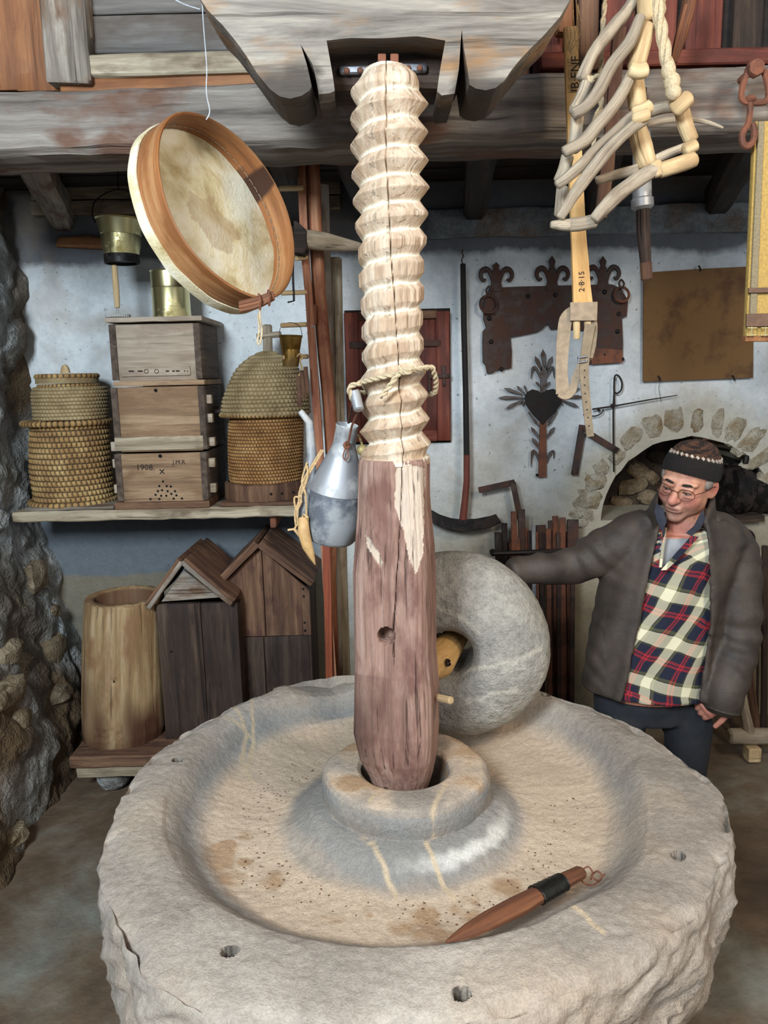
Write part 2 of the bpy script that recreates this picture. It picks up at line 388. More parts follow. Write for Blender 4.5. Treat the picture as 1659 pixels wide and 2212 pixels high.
# ================================================================ the room
YW = 3.6
def poly_px(pts, Y): return [P(x, y, Y) for x, y in pts]
ARC = P(1485, 1120, YW); ARX = (P(1672, 1120, YW)-P(1298, 1120, YW)).length/2; ARZ = (P(1482, 944, YW)-P(1485, 1120, YW)).length
def arch_pt(th, k=1.0, Y=YW): return Vector((ARC.x+ARX*k*math.cos(th), Y, ARC.z+ARZ*k*math.sin(th)))
def build_wall_back():
    bm = bmesh.new()
    inner = [arch_pt(PI*k/28)+Vector((0, 0, random.uniform(-.006, .006) if 0 < k < 28 else 0)) for k in range(29)]
    outer = [Vector((-1.95, YW, -.05)), Vector((2.35, YW, -.05)), Vector((2.35, YW, 2.66)), Vector((-1.95, YW, 2.66))]
    es = []
    for loop in (inner, outer):
        vs = [bm.verts.new(p) for p in loop]
        es += [bm.edges.new((vs[i], vs[(i+1) % len(vs)])) for i in range(len(vs))]
    bmesh.ops.triangle_fill(bm, use_beauty=True, use_dissolve=False, edges=es)
    fr = list(bm.faces)
    r = bmesh.ops.extrude_face_region(bm, geom=fr)
    bmesh.ops.translate(bm, vec=(0, .55, 0), verts=[e for e in r['geom'] if isinstance(e, bmesh.types.BMVert)])
    bm.faces.ensure_lookup_table(); bm.verts.index_update()
    mb = MB(); mb.add([v.co.copy() for v in bm.verts], [tuple(v.index for v in f.verts) for f in bm.faces], [v.co.copy() for v in bm.verts])
    bm.free()
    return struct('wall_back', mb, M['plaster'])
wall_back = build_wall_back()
# sooty hearth recess behind the arch
m = MB()
pts = [arch_pt(PI*k/28, .999) for k in range(29)]; vs = []; fs = []
for d in (.02, .2, .4, .52):
    vs += [p+Vector((0, d, 0))+noise.noise_vector(p*9+Vector((0, d*9, 0)))*.012*Vector((1, 1, 1)).length*.5 for p in pts]
for a in range(3):
    for i in range(28): fs.append((a*29+i, a*29+i+1, (a+1)*29+i+1, (a+1)*29+i))
m.add(vs, fs, vs); obj('hearth_lining', m, M['soot'], wall_back)
m = MB(); m.box((ARC.x-ARX-.1, YW+.42, ARC.z-.3), (ARC.x+ARX+.1, YW+.54, ARC.z+ARZ+.1)); obj('hearth_back', m, M['soot'], wall_back)
def rock(c, sx, sy, sz, jit=.35, n=7, rot=0):
    mb = MB(); mb.ball((0, 0, 0), 1, n=n, jit=jit)
    R = Matrix.Rotation(rot, 3, 'Y'); out = []
    for v in mb.v:
        q = Vector((math.copysign(abs(v.x)**.75, v.x)*sx, math.copysign(abs(v.y)**.75, v.y)*sy, math.copysign(abs(v.z)**.75, v.z)*sz))
        out.append(Vector(c)+R@q)
    mb.v = out; return mb
for (x, y, w, h, a) in [(1340, 1085, 26, 16, .1), (1365, 1050, 34, 18, -.3), (1400, 1075, 28, 17, .2), (1345, 1110, 24, 12, 0), (1390, 1110, 22, 11, .1), (1375, 1015, 22, 18, .4), (1420, 985, 26, 14, .2), (1560, 1060, 22, 9, 0), (1545, 1090, 26, 12, .1), (1405, 1030, 20, 14, .7), (1570, 1000, 30, 20, .2)]:
    obj('stone', rock(P(x, y, YW+.43), pxr(w, YW+.43), .05, pxr(h, YW+.43), rot=a), M['rubble_stone'] if x < 1420 else M['soot'], wall_back)
# voussoirs around the arch, half sunk in the plaster
for (x, y, w, h, a) in [(1268, 1078, 30, 22, .1), (1283, 1040, 24, 20, -.5), (1255, 1108, 26, 14, .1), (1297, 1010, 16, 16, -.6), (1362, 945, 24, 19, -.9), (1407, 920, 19, 25, -.35), (1452, 905, 20, 22, -.1), (1503, 908, 13, 24, .05), (1548, 912, 13, 26, .1), (1585, 928, 17, 28, .5), (1620, 952, 16, 34, .8), (1645, 985, 15, 38, 1.0), (1655, 1035, 16, 26, 1.2), (1330, 985, 18, 14, -.9), (1248, 1130, 20, 9, 0)]:
    obj('arch_stone', rock(P(x, y, YW+.02), pxr(w*1.3, YW), .030, pxr(h*1.25, YW), .4, rot=a), M['arch_stone'], wall_back)
# rubble wall on the left
def left_x(y, z):
    x = -1.60 + .22*max(0, 1-z/1.0) + .02*math.sin(z*2.3+1)
    q = Vector((0, y*1.0, z))
    x += .055*(noise.fractal(q*2.3, 1, 2.1, 4)) + .028*noise.noise(q*6) + .014*noise.noise(q*17)
    d = noise.voronoi(q*5.2)[0]; x += .05*min(.5, max(0, (d[1]-d[0])))**.6 - .03
    return min(x, -1.54 if z > 1.2 and y > 3.0 else -1.27)
ny, nz = 190, 190; vs = []; fs = []; mk = []
for j in range(nz+1):
    for i in range(ny+1):
        y = 1.3+2.5*i/ny; z = -.04+2.75*j/nz
        vs.append(Vector((left_x(y, z), y, z)))
        b = .5+noise.noise(Vector((1, y*2.4, z*2.4)))*1.2 + max(0, .9-z)*.9-.55
        mk.append(max(0, min(1, b*1.6)))
for j in range(nz):
    for i in range(ny): a = j*(ny+1)+i; fs.append((a, a+1, a+ny+2, a+ny+1))
m = MB(); m.add(vs, fs, vs); wall_left = struct('wall_left', m, M['rubble'], 60, mk={'mk': mk})
for k in range(34):
    y = random.uniform(2.2, 3.45); z = random.choice([random.uniform(.02, 1.0), random.uniform(.0, 2.3)])
    s_ = random.uniform(.045, .10)
    obj('stone', rock((left_x(y, z)-.035, y, z), .065, s_, s_*random.uniform(.55, .8), .4, rot=0), M['rubble_stone'] if z < 1.1 else M['rubble'], wall_left)
m = MB(); m.box((2.3, -1.2, -.05), (2.42, 3.7, 3.3)); struct('wall_right', m, M['plaster'])
# floor
nx, nf = 90, 90; vs = []; fs = []
for j in range(nf+1):
    for i in range(nx+1):
        x = -2.2+4.6*i/nx; y = -1.4+5.2*j/nf
        vs.append(Vector((x, y, .012*noise.noise(Vector((x*1.5, y*1.5, 0)))+.004*noise.noise(Vector((x*7, y*7, 0)))-.006)))
for j in range(nf):
    for i in range(nx): a = j*(nx+1)+i; fs.append((a, a+1, a+nx+2, a+nx+1))
m = MB(); m.add(vs, fs, vs); struct('floor', m, M['floor'])
# low ceiling of boards over the back of the room
ceil = bpy.data.objects.new('ceiling', None); COL.objects.link(ceil); ceil.location = (0, 3, 2.55); ceil['kind'] = 'structure'
y = 2.575
k = 0
while y < 3.66:
    w = random.uniform(.16, .22); m = MB(); m.box((-2.0, y+.004, 2.535+random.uniform(0, .008)), (2.4, y+w-.004, 2.565), 'x', .004, 10)
    obj('plank', m, M['dark_wood'], ceil); y += w; k += 1
# wall plate and boards on top of the back wall
plate = bpy.data.objects.new('trim_1', None); COL.objects.link(plate); plate.location = (-.9, 3.58, 2.4); plate['kind'] = 'structure'
for (x0, y0, x1, y1, mat) in [(70, 398, 735, 430, 'light_board'), (70, 431, 735, 462, 'light_board')]:
    a, b = P(x0, y1, 3.565), P(x1, y0, 3.565); a.z = P(300, y1, 3.565).z; b.z = P(300, y0, 3.565).z; m = MB(); m.box((a.x, 3.55, a.z+.002), (b.x, 3.6, b.z-.002), 'x', .004, 8); obj('board', m, M[mat], plate)
lint = MB(); a, b = P(880, 515, 3.57), P(1700, 420, 3.57)
lint.box((a.x, 3.565, 2.30), (b.x+.2, 3.62, 2.42), 'x', .012, 14); struct('trim_2', lint, M['mortar'])
lint = MB(); a, b = P(118, 532, 3.57), P(262, 510, 3.57); lint.prism([a, P(125, 512, 3.57), P(190, 508, 3.57), P(262, 520, 3.57), P(262, 540, 3.57)], (0, .05, 0), 'x', .004); struct('trim_3', lint, M['orange_wood'])
# joists running from the long beam to the back wall
for k, (xa, xb, ya, w) in enumerate([(50, 128, 2.5, .085), (600, 640, 2.48, .08), (735, 800, 2.45, .08), (1045, 1028, 2.42, .085), (1640, 1555, 2.38, .09), (1320, 1290, 2.4, .085)]):
    A = P(xa, 340, 2.5); B = P(xb, 480, 3.6); a = Vector((A.x, 2.46, 2.46)); b = Vector((B.x, 3.66, 2.435))
    m = MB(); m.bar(a, b, w*1.15, .13, side=(1, 0, 0), n=8, jit=.006, ch=.2)
    lab = ['short ceiling joist ending at the left rubble wall', 'ceiling joist seen just right of the hanging drum', 'ceiling joist just behind the left side of the wooden screw', 'dark ceiling joist right of the screw top', 'ceiling joist above the rusty square plate beside the yellow strap board', 'ceiling joist hidden behind the stick frame'][k]
    single('ceiling_joist', m, M['dark_wood' if k not in (0,) else 'grey_wood'], lab, 'joist', 'joists under the loft boards')
# the long beam
L0, L1 = P(-40, 201, 2.46), P(-40, 336, 2.46); R0, R1 = P(1700, 128, 2.31), P(1700, 279, 2.31)
zt = (L0.z+R0.z)/2; hgt = ((L0.z-L1.z)+(R0.z-R1.z))/2
m = MB(); a = (L0+L1)/2+Vector((-.3, .12, 0)); b = (R0+R1)/2+Vector((.5, .12, 0))
m.bar(a, b, .235, hgt, side=(0, 1, 0), n=46, jit=.007, ch=.1)
single('long_beam', m, M['grey_beam'], 'long weathered grey beam crossing the room behind the screw and drum', 'beam')
# loft partition above the long beam
loft = bpy.data.objects.new('wall_loft', None); COL.objects.link(loft); loft.location = (0, 2.52, 2.5); loft['kind'] = 'structure'
def board(name, x0, y0, x1, y1, Y, mat, th=.025, g='z', jit=.002, parent=loft):
    a, b = P(x0, y1, Y), P(x1, y0, Y)
    if g == 'x': xm = min(max((x0+x1)/2, 0), 1659); a.z = P(xm, y1, Y).z; b.z = P(xm, y0, Y).z
    m = MB(); m.box((min(a.x, b.x), Y, a.z), (max(a.x, b.x), Y+th, b.z), g, jit, 6, .1); return obj(name, m, M[mat], parent)
for x0, x1, mat in [(-190, -70, 'orange_wood'), (-66, 33, 'orange_wood'), (37, 116, 'orange_wood')]: board('plank', x0, -260, x1, 196, 2.5, mat)
board('post', 98, -260, 160, 178, 2.44, 'grey_wood', .07, jit=.008)
board('plank', 150, -150, 178, 82, 2.47, 'light_board', .03); board('plank', 150, 84, 184, 170, 2.49, 'orange_wood', .02)
board('plank', 174, 30, 540, 112, 2.50, 'dim_board', .03, 'x'); board('plank', 170, -100, 560, 27, 2.505, 'dim_board', .03, 'x'); board('plank', 170, -260, 560, -104, 2.505, 'grey_wood', .03, 'x')
board('plank', 158, 112, 600, 160, 2.45, 'light_board', .06, 'x', .004); board('plank', 130, 160, 700, 200, 2.47, 'orange_wood', .05, 'x', .004)
x = 700
cols = ['red_wood', 'dark_wood', 'red_wood', 'hive_brown', 'red_wood', 'red_wood', 'hive_brown', 'red_wood', 'red_wood', 'red_wood', 'red_wood']
x = 560
k = 0
while x < 1760:
    w = random.uniform(70, 105); board('plank', x, -260, x+w-2, 190, 2.5+random.uniform(0, .006), cols[k % 11]); x += w; k += 1
board('rail', 1170, 105, 1760, 140, 2.45, 'red_wood', .05, 'x')
board('post', 1205, -200, 1243, 68, 2.42, 'orange_wood', .05); board('post', 1250, -200, 1300, 150, 2.44, 'hive_brown', .05)
m = MB(); m.box((-2.2, 2.535, 2.56), (2.4, 2.56, 3.4)); obj('backing_board', m, M['black_wood'], loft)


# ================================================================ stone mill bed
MC = Vector((.036, 1.857, 0))
OUT = [(9, .783), (26, .776), (41, .764), (49, .761), (75, .78), (101, .797), (111, .811), (124, .788), (147, .746), (162, .752), (177, .741), (193, .738), (207, .765), (219, .773), (235, .815), (246, .815), (262, .79), (279, .768), (292, .75), (303, .748), (316, .758), (330, .772), (340, .79), (349, .808), (358, .821)]
INN = [(0, .629), (13, .652), (31, .682), (47, .70), (75, .69), (112, .672), (133, .69), (150, .652), (163, .622), (193, .604), (210, .599), (225, .6), (242, .594), (257, .581), (276, .577), (287, .581), (305, .581), (325, .606), (345, .607)]
def periodic(tab, th):
    a = [t-360 for t, _ in tab]+[t for t, _ in tab]+[t+360 for t, _ in tab]; r = [v for _, v in tab]*3
    return np.interp(th, a, r)
NTH = 840
ths = np.arange(NTH)*360/NTH
def smooth_per(v, k):
    ker = np.ones(k)/k; e = np.concatenate([v[-k:], v, v[:k]]); return np.convolve(e, ker, 'same')[k:-k]
RO = smooth_per(periodic(OUT, ths), 25); RI = smooth_per(periodic(INN, ths), 31)
def pline_mask(xs, ys, lines, w):
    out = np.zeros_like(xs)
    for ln in lines:
        for (a, b) in zip(ln[:-1], ln[1:]):
            a = np.array(a[:2]); b = np.array(b[:2]); d = b-a; L = d@d
            t = np.clip(((xs-a[0])*d[0]+(ys-a[1])*d[1])/L, 0, 1)
            q = np.hypot(xs-a[0]-t*d[0], ys-a[1]-t*d[1]); out = np.maximum(out, np.clip(1.4-q/w, 0, 1))
    return out
def blob(xs, ys, c, r): return np.clip(1.2-np.hypot(xs-c[0], ys-c[1])/r, 0, 1)
def build_bowl():
    # (r as function of outer/inner, z)
    def prof(Ro, Ri):
        return [(Ro*.74, .20), (Ro*.80, .22), (Ro*.90, .27), (Ro*.965, .35), (Ro*.985, .46), (Ro*.995, .57), (Ro*.998, .625), (Ro-.012, .645), (Ro-.04, .652), ((Ro+Ri)/2, .655), (Ri+.03, .654), (Ri+.004, .648), (Ri-.02, .630), (Ri-.055, .592), (Ri-.10, .566), (Ri-.15, .558), (.40, .555), (.34, .556), (.305, .562), (.27, .582), (.245, .603), (.21, .612), (.13, .612)]
    cnt = [2, 4, 6, 6, 7, 6, 5, 6, 22, 22, 5, 5, 7, 8, 7, 8, 6, 6, 6, 5, 4, 2]
    rr = []; zz = []
    for i in range(NTH):
        p = prof(RO[i], RI[i]); a = []; b = []
        for k in range(len(p)-1):
            for q in range(cnt[k]):
                t = q/cnt[k]; a.append(p[k][0]+(p[k+1][0]-p[k][0])*t); b.append(p[k][1]+(p[k+1][1]-p[k][1])*t)
        a.append(p[-1][0]); b.append(p[-1][1]); rr.append(a); zz.append(b)
    R = np.array(rr); Z = np.array(zz); n = R.shape[1]
    for _ in range(2):
        R[:, 1:-1] = (R[:, :-2]+2*R[:, 1:-1]+R[:, 2:])/4; Z[:, 1:-1] = (Z[:, :-2]+2*Z[:, 1:-1]+Z[:, 2:])/4
    T = np.radians(ths)[:, None]
    X = MC.x+R*np.cos(T); Y = MC.y+R*np.sin(T)
    k_edge = sum(cnt[:7])
    vs = []; TH = ths
    for i in range(NTH):
        for j in range(n):
            p = Vector((X[i, j], Y[i, j], Z[i, j])); r = R[i, j]
            side = j < k_edge
            f = noise.fractal(p*6, 1, 2, 4)
            if side:
                amp = .022 if j < sum(cnt[:5]) else .012
                st = .019*noise.noise(Vector((ths[i]*.05+p.z*9, p.z*34-ths[i]*.22, 0)))
                d = amp*f + st*(1 if j < k_edge-6 else .3) + .006*noise.noise(p*30)
                c, s = math.cos(math.radians(ths[i])), math.sin(math.radians(ths[i]))
                p.x += c*d; p.y += s*d
            else:
                e = math.exp(-((RO[i]-r)/.03)**2)
                chip = max(0, noise.noise(p*11)-.05)*.07*e
                p.z += .006*f + .0016*noise.noise(p*55) - chip
                rise = .012*noise.noise(Vector((p.x*2, p.y*2, 5)))*(1 if r > RI[i] else .2)
                p.z += rise
                c, s = math.cos(math.radians(ths[i])), math.sin(math.radians(ths[i]))
                d = e*(.010*noise.noise(p*14)+.004*noise.noise(p*40)); p.x += c*d; p.y += s*d
                dn = max(0, 1-abs(ths[i]-108)/13)
                if r > RI[i]-.08: p.z -= .05*dn*(1 if r > RI[i] else .5)
            vs.append(p)
    for (hx, hy) in [(497, 2052), (997, 2146), (1465, 1843), (383, 1637), (1180, 1497)]:
        h = PZ(hx, hy, .655)
        for v in vs:
            q = math.hypot(v.x-h.x, v.y-h.y)
            if q < .0145 and v.z > .6: v.z -= .20*min(1, (1-q/.0145)*9)
    hol = np.zeros(len(vs))  # darkness inside the rim holes, painted into the stone colour
    for i, v in enumerate(vs):
        if .3 < v.z < .70:
            for (hx, hy) in [(497, 2052), (997, 2146), (1465, 1843), (383, 1637), (1180, 1497)]:
                h = PZ(hx, hy, .655)
                hol[i] = max(hol[i], min(1, (.0175-math.hypot(v.x-h.x, v.y-h.y))/.0035))
    fs = []
    for i in range(NTH):
        i2 = (i+1) % NTH
        for j in range(n-1): fs.append((i*n+j, i2*n+j, i2*n+j+1, i*n+j+1))
    A = np.array([tuple(v) for v in vs]); xs, ys, zs = A[:, 0], A[:, 1], A[:, 2]; r = np.hypot(xs-MC.x, ys-MC.y)
    RIv = np.repeat(RI, n)
    nz_ = np.array([noise.fractal(Vector((v.x*5, v.y*5, 1)), 1, 2, 4) for v in vs]); nz2 = np.array([noise.noise(Vector((v.x*34, v.y*34, 1))) for v in vs])
    dust = np.clip(((RIv-.055)-r)/.05+nz_*.8, 0, 1)*np.clip((r-.30)/.035+nz_*.7, 0, 1)*.85
    rust = np.zeros_like(xs)
    for (bx, by, br) in [(540, 1835, .10), (1000, 1965, .09), (1085, 1940, .09), (900, 1975, .09), (780, 1935, .06), (640, 1955, .05), (1200, 1860, .05)]:
        pass
    rg = random.Random(5)
    for _ in range(46):
        th_ = rg.choice([rg.uniform(3.2, 3.9), rg.uniform(4.3, 5.6), rg.uniform(4.6, 5.4)]); r_ = rg.uniform(.36, .53); rust = np.maximum(rust, blob(xs, ys, (MC.x+r_*math.cos(th_), MC.y+r_*math.sin(th_)), rg.uniform(.015, .055))*rg.uniform(.5, 1))
    rust = np.clip((rust*1.3+nz_*1.5+nz2*.25-.55)*np.clip(rust*3, 0, 1), 0, .6)*(r < RIv-.02)
    L = lambda l, z: [tuple(PZ(x, y, z)) for x, y in l]
    vn = pline_mask(xs+nz2*.003, ys, [L([(770, 1790), (785, 1830), (830, 1885), (858, 1925)], .575), L([(910, 1800), (922, 1860), (960, 1910), (985, 1930)], .57), L([(495, 1545), (532, 1585), (520, 1625), (548, 1665)], .6), L([(545, 1540), (548, 1590), (530, 1640)], .6), L([(1238, 1962), (1300, 2020)], .655), L([(540, 1548), (470, 1540)], .66)], .006)
    blue = np.clip((1-np.abs(r-(RIv-.05))/.05)*1.1+nz_*.5, 0, 1)*np.where(xs < MC.x, .8, .35)+np.clip((.31-r)/.03+nz_, 0, 1)*.7
    wh = np.clip((1-np.abs(r-.262)/.02)*1.3+nz2*.8, 0, 1)*np.clip(1.4-np.abs((np.degrees(np.arctan2(ys-MC.y, xs-MC.x)))+45)/38, 0, 1)
    m = MB(); m.add(vs, fs, vs)
    return m, {'dust': dust, 'rust': rust, 'vn': vn*.8, 'hole': np.clip(hol, 0, 1), 'mk': np.clip(blue, 0, 1), 'white': np.maximum(wh*.9, 0)}
mill = thing('stone_mill_bed', 'huge round stone mill bed with a dusty sunken floor and pierced rough rim', 'mill bed', (MC.x, MC.y, 0))
mb, mk = build_bowl(); obj('bowl', mb, M['basin'], mill, 80, mk)
HC = MC+Vector((.006, .018, 0))
def hubfun(R, h, th, i):
    q = Vector((R*math.cos(th), R*math.sin(th), h)); f = noise.fractal(q*9, 1, 2, 4)
    return R+.004*f+(.006*noise.noise(q*5) if R > .15 else .006*noise.noise(q*8)), h+.003*f
prof = [(.112, .50), (.112, .66), (.116, .684), (.126, .692), (.15, .694), (.18, .694), (.203, .690), (.216, .680), (.222, .664), (.223, .645), (.221, .63), (.219, .618), (.222, .606), (.232, .598), (.245, .592), (.25, .58), (.25, .56)]
pr2 = []
for a, b in zip(prof[:-1], prof[1:]):
    for q in range(4): pr2.append((a[0]+(b[0]-a[0])*q/4, a[1]+(b[1]-a[1])*q/4))
m = MB(); m.lathe(HC, (0, 0, 1), pr2, 240, fun=hubfun)
A = np.array([tuple(v) for v in m.v]); xs, ys, zs = A.T; r = np.hypot(xs-HC.x, ys-HC.y)
n1 = np.array([noise.fractal(v*7, 1, 2, 4) for v in m.v]); n2 = np.array([noise.noise(v*40) for v in m.v])
L = lambda l, z: [tuple(PZ(x, y, z)) for x, y in l]
vn = pline_mask(xs+n2*.003, ys, [L([(850, 1735), (800, 1790)], .62), L([(915, 1690), (962, 1722), (935, 1775)], .66)], .006)
ang = np.degrees(np.arctan2(ys-HC.y, xs-HC.x))
wh = np.clip((.603-zs)/.008+n2*.9, 0, 1)*np.clip(1.5-np.abs(ang+45)/40, 0, 1)
obj('hub', m, M['basin'], mill, 80, {'vn': vn*.8, 'mk': np.clip((r-.205)/.01*.5+n1, 0, 1)*(zs < .675), 'dust': np.clip(.5+n1*1.4, 0, 1)*(zs > .685), 'rust': np.clip(n1*2-.4, 0, .6), 'white': wh})
m = MB(); m.lathe(MC, (0, 0, 1), [(.55, -.02), (.58, .0), (.59, .1), (.585, .2), (.56, .25), (.01, .25)], 80, fun=lambda R, h, th, i: (R*(1+.04*noise.noise(Vector((math.cos(th)*3, math.sin(th)*3, h*6)))), h))
obj('pedestal', m, M['rubble'], mill, 60)
# crumbs of pressed olives left on the mill floor: too many to count
m = MB()
for k in range(420):
    th = random.uniform(PI*.75, PI*2.05); r = random.uniform(.33, .50); c = Vector((MC.x+r*math.cos(th), MC.y+r*math.sin(th), .5575)); s_ = random.uniform(.0012, .0032)
    m.ball(c, s_, n=2, sz=.6)
single('olive_crumbs', m, M['wedge_wood'], 'dark dry olive crumbs scattered on the mill floor', 'crumbs', kind='stuff')

# ================================================================ wooden screw
YC = 1.862
def zof(y, Y=YC): return P(860, y, Y).z
screw = thing('wooden_screw', 'tall upright wooden press screw with a carved spiral thread and square foot', 'press screw', (.031, YC, .6))
YS = [150, 165, 200, 230, 420, 520, 600, 700, 800, 900, 960, 985]
CR = [46, 60, 79, 81, 80, 74, 68, 66, 70, 76, 79, 78]; AM = [2, 6, 16, 21, 20, 15, 10, 10, 14, 20, 22, 8]; KK = [1.0, 1, 1.0, 1.05, 1.05, 1.25, 1.9, 1.8, 1.25, 1.0, 1.0, 1]
CX = [830, 830, 834, 836, 840, 841, 842, 842, 846, 850, 853, 853]
zs_ = [zof(y) for y in YS]
def itp(y_arr, z): return float(np.interp(z, zs_[::-1], y_arr[::-1]))
NA, NZ = 220, 560; vs = []; fs = []; gs = []; mk = []; vnm = []
z0, z1 = zof(1000), zof(150); PITCHS = .0585
for j in range(NZ+1):
    z = z0+(z1-z0)*j/NZ
    t = P(840, 600, YC)
    sc = (P(1000, 700, YC)-P(900, 700, YC)).length/100; yv = float(np.interp(z, [zof(1675), zof(100)], [1675, 100]))
    R = itp(CR, z)*sc; A_ = itp(AM, z)*sc; K = itp(KK, z)
    if z < zof(985): A_ *= .2
    sc_top = 1
    for i in range(NA):
        th = 2*PI*i/NA
        ph = (z+.004*noise.noise(Vector((math.cos(th)*2, math.sin(th)*2, z*9))))/PITCHS - th/(2*PI) + .18
        tri = 1-abs(2*(ph % 1)-1); cr = min(1, tri*K); cr = cr if (cr < .9 or K < 1.2) else .9+(cr-.9)*.5
        q = Vector((math.cos(th), math.sin(th), z*9)); fac = (.0022 if K > 1.2 else .0005)*(noise.cell(Vector((th*6.4, math.floor(ph), 0)))) * cr
        crack = 0
        for (ca, w) in ((-1.52+.16*math.sin(z*5)+.03*noise.noise(Vector((z*14, 0, 0))), .011), (-.55+.1*math.sin(z*9), .008)):
            d = abs(((th-ca+PI) % (2*PI))-PI)
            lo = .6 if w > .01 else 1.25
            if d < w*2.2 and z > 1.0 and (w > .01 or z < 1.6): crack = max(crack, (1-d/(w*2.2)))
        r = R-A_*(1-cr)+fac+.003*noise.noise(q*1.7)+.0012*noise.noise(Vector((q.x*14, q.y*14, z*60)))-.012*crack
        cx = .0306+.002*noise.noise(Vector((0, 0, z*6)))
        p = Vector((cx+r*math.cos(th), YC+r*math.sin(th), z)); vs.append(p); gs.append((r*math.cos(th)*1.2, r*math.sin(th)*1.2, z))
        mk.append(max(0, min(1, (cr-.7)*3*(.55+noise.noise(Vector((th*5, ph*1.0, 3)))))) * (.8 if 1.2 < z < 2.0 else .35)); vnm.append(max(0, min(1, (.22-tri)*6)))
for j in range(NZ):
    for i in range(NA): a = j*NA+i; b = j*NA+(i+1) % NA; fs.append((a, b, b+NA, a+NA))
fs.append(tuple(NZ*NA+i for i in range(NA)))
m = MB(); m.add(vs, fs, gs, False); obj('threaded_shaft', m, M['cream_wood'], screw, 60, {'mk': mk, 'vn': vnm})
# square lower part, traced widths
SY = [985, 1000, 1100, 1180, 1230, 1400, 1480, 1560, 1620, 1660, 1690]; SL = [774, 771, 769, 764, 760, 764, 762, 762, 775, 796, 806]; SR = [928, 932, 938, 944, 946, 948, 955, 955, 950, 940, 928]
z0, z1 = zof(1690), zof(988); NA, NZ = 264, 230; vs = []; gs = []; fs = []; mk = []; vnm = []
hole = P(835, 1377, YC-.1)
def inpoly(x, y, pl):
    c = False; n = len(pl)
    for i in range(n):
        (x1, y1), (x2, y2) = pl[i], pl[i-1]
        if (y1 > y) != (y2 > y) and x < (x2-x1)*(y-y1)/(y2-y1)+x1: c = not c
    return c
camM = cam.matrix_world.inverted()
def proj(p):
    q = camM@Vector(p); return (829.5+FPX*q.x/-q.z, 1106-FPX*q.y/-q.z)
flake = [(858, 1000), (918, 1010), (914, 1190), (905, 1225), (898, 1240), (880, 1190), (872, 1150), (862, 1120), (850, 1090)]
flake2 = [(788, 1155), (800, 1165), (828, 1215), (826, 1225), (812, 1212), (795, 1185)]
for j in range(NZ+1):
    z = z0+(z1-z0)*j/NZ
    ys_ = [zof(y) for y in SY][::-1]
    l = float(np.interp(z, ys_, SL[::-1])); rr_ = float(np.interp(z, ys_, SR[::-1])); yv = float(np.interp(z, ys_, SY[::-1]))
    a = P(l, yv, YC); b = P(rr_, yv, YC); cx = (a.x+b.x)/2; hw = (b.x-a.x)/2
    for i in range(NA):
        th = 2*PI*i/NA; ph = th+math.radians(15); pw = 4.5+noise.noise(Vector((z*4, 2, 0)))*1.5
        se = (abs(math.cos(ph))**pw+abs(math.sin(ph))**pw)**(-1/pw)/1.19
        bl = max(0, min(1, (z1-z)/.10)); bb = max(0, min(1, (z-z0)/.16)); rnd = .94+.0*bl
        se = rnd+(se-rnd)*bl*(.35+.65*bb)
        q = Vector((math.cos(th)*1.5, math.sin(th)*1.5, z))
        r = hw*se*1.035+.006*noise.noise(q*2.2)+.0025*noise.noise(Vector((q.x*9, q.y*9, z*3)))
        ca = -1.52+.16*math.sin(z*5)+.03*noise.noise(Vector((z*14, 0, 0))); d = abs(((th-ca+PI) % (2*PI))-PI)
        if d < .022 and z > 1.03: r -= .012*(1-d/.022)
        p = Vector((cx+r*math.cos(th), YC+r*math.sin(th), z))
        q_ = math.hypot(p.x-hole.x, p.z-hole.z)
        if q_ < .0215 and p.y < YC:
            k_ = min(1, (1-q_/.0215)*4.5); p.y += .055*k_
        px, py = proj(p); nn = noise.noise(p*60)*4
        f = 1. if (p.y < YC-.02 and (inpoly(px+nn, py, flake) or inpoly(px+nn, py, flake2))) else 0.
        if f and not q_ < .03: p.y += .003
        vs.append(p); gs.append((p.x, p.y, p.z)); mk.append(f)
        vnm.append(max(0, min(.8, noise.fractal(Vector((p.x*5, p.y*5, p.z*2.4)), 1, 2, 3)*1.1-(.0 if z < .98 else .4))))
for j in range(NZ):
    for i in range(NA): a = j*NA+i; b = j*NA+(i+1) % NA; fs.append((a, b, b+NA, a+NA))
fs.append(tuple(range(NA-1, -1, -1))); fs.append(tuple(NZ*NA+i for i in range(NA)))
m = MB(); m.add(vs, fs, gs, False); obj('square_foot', m, M['post_wood'], screw, 60, {'mk': mk, 'vn': vnm})
m = MB(); m.tube([P(945, 1506, YC-.03), P(974, 1513, YC-.075)], [.009, .010], 8); obj('peg', m, M['stick_pale'], screw)
m = MB()
for px_, dz in ((825, 0), (852, .002)): m.bar(P(px_, 162, YC-.01), P(px_, 118, YC-.01), .018, .012, side=(1, 0, 0), n=2)
obj('iron_pivot', m, M['rust'], screw)

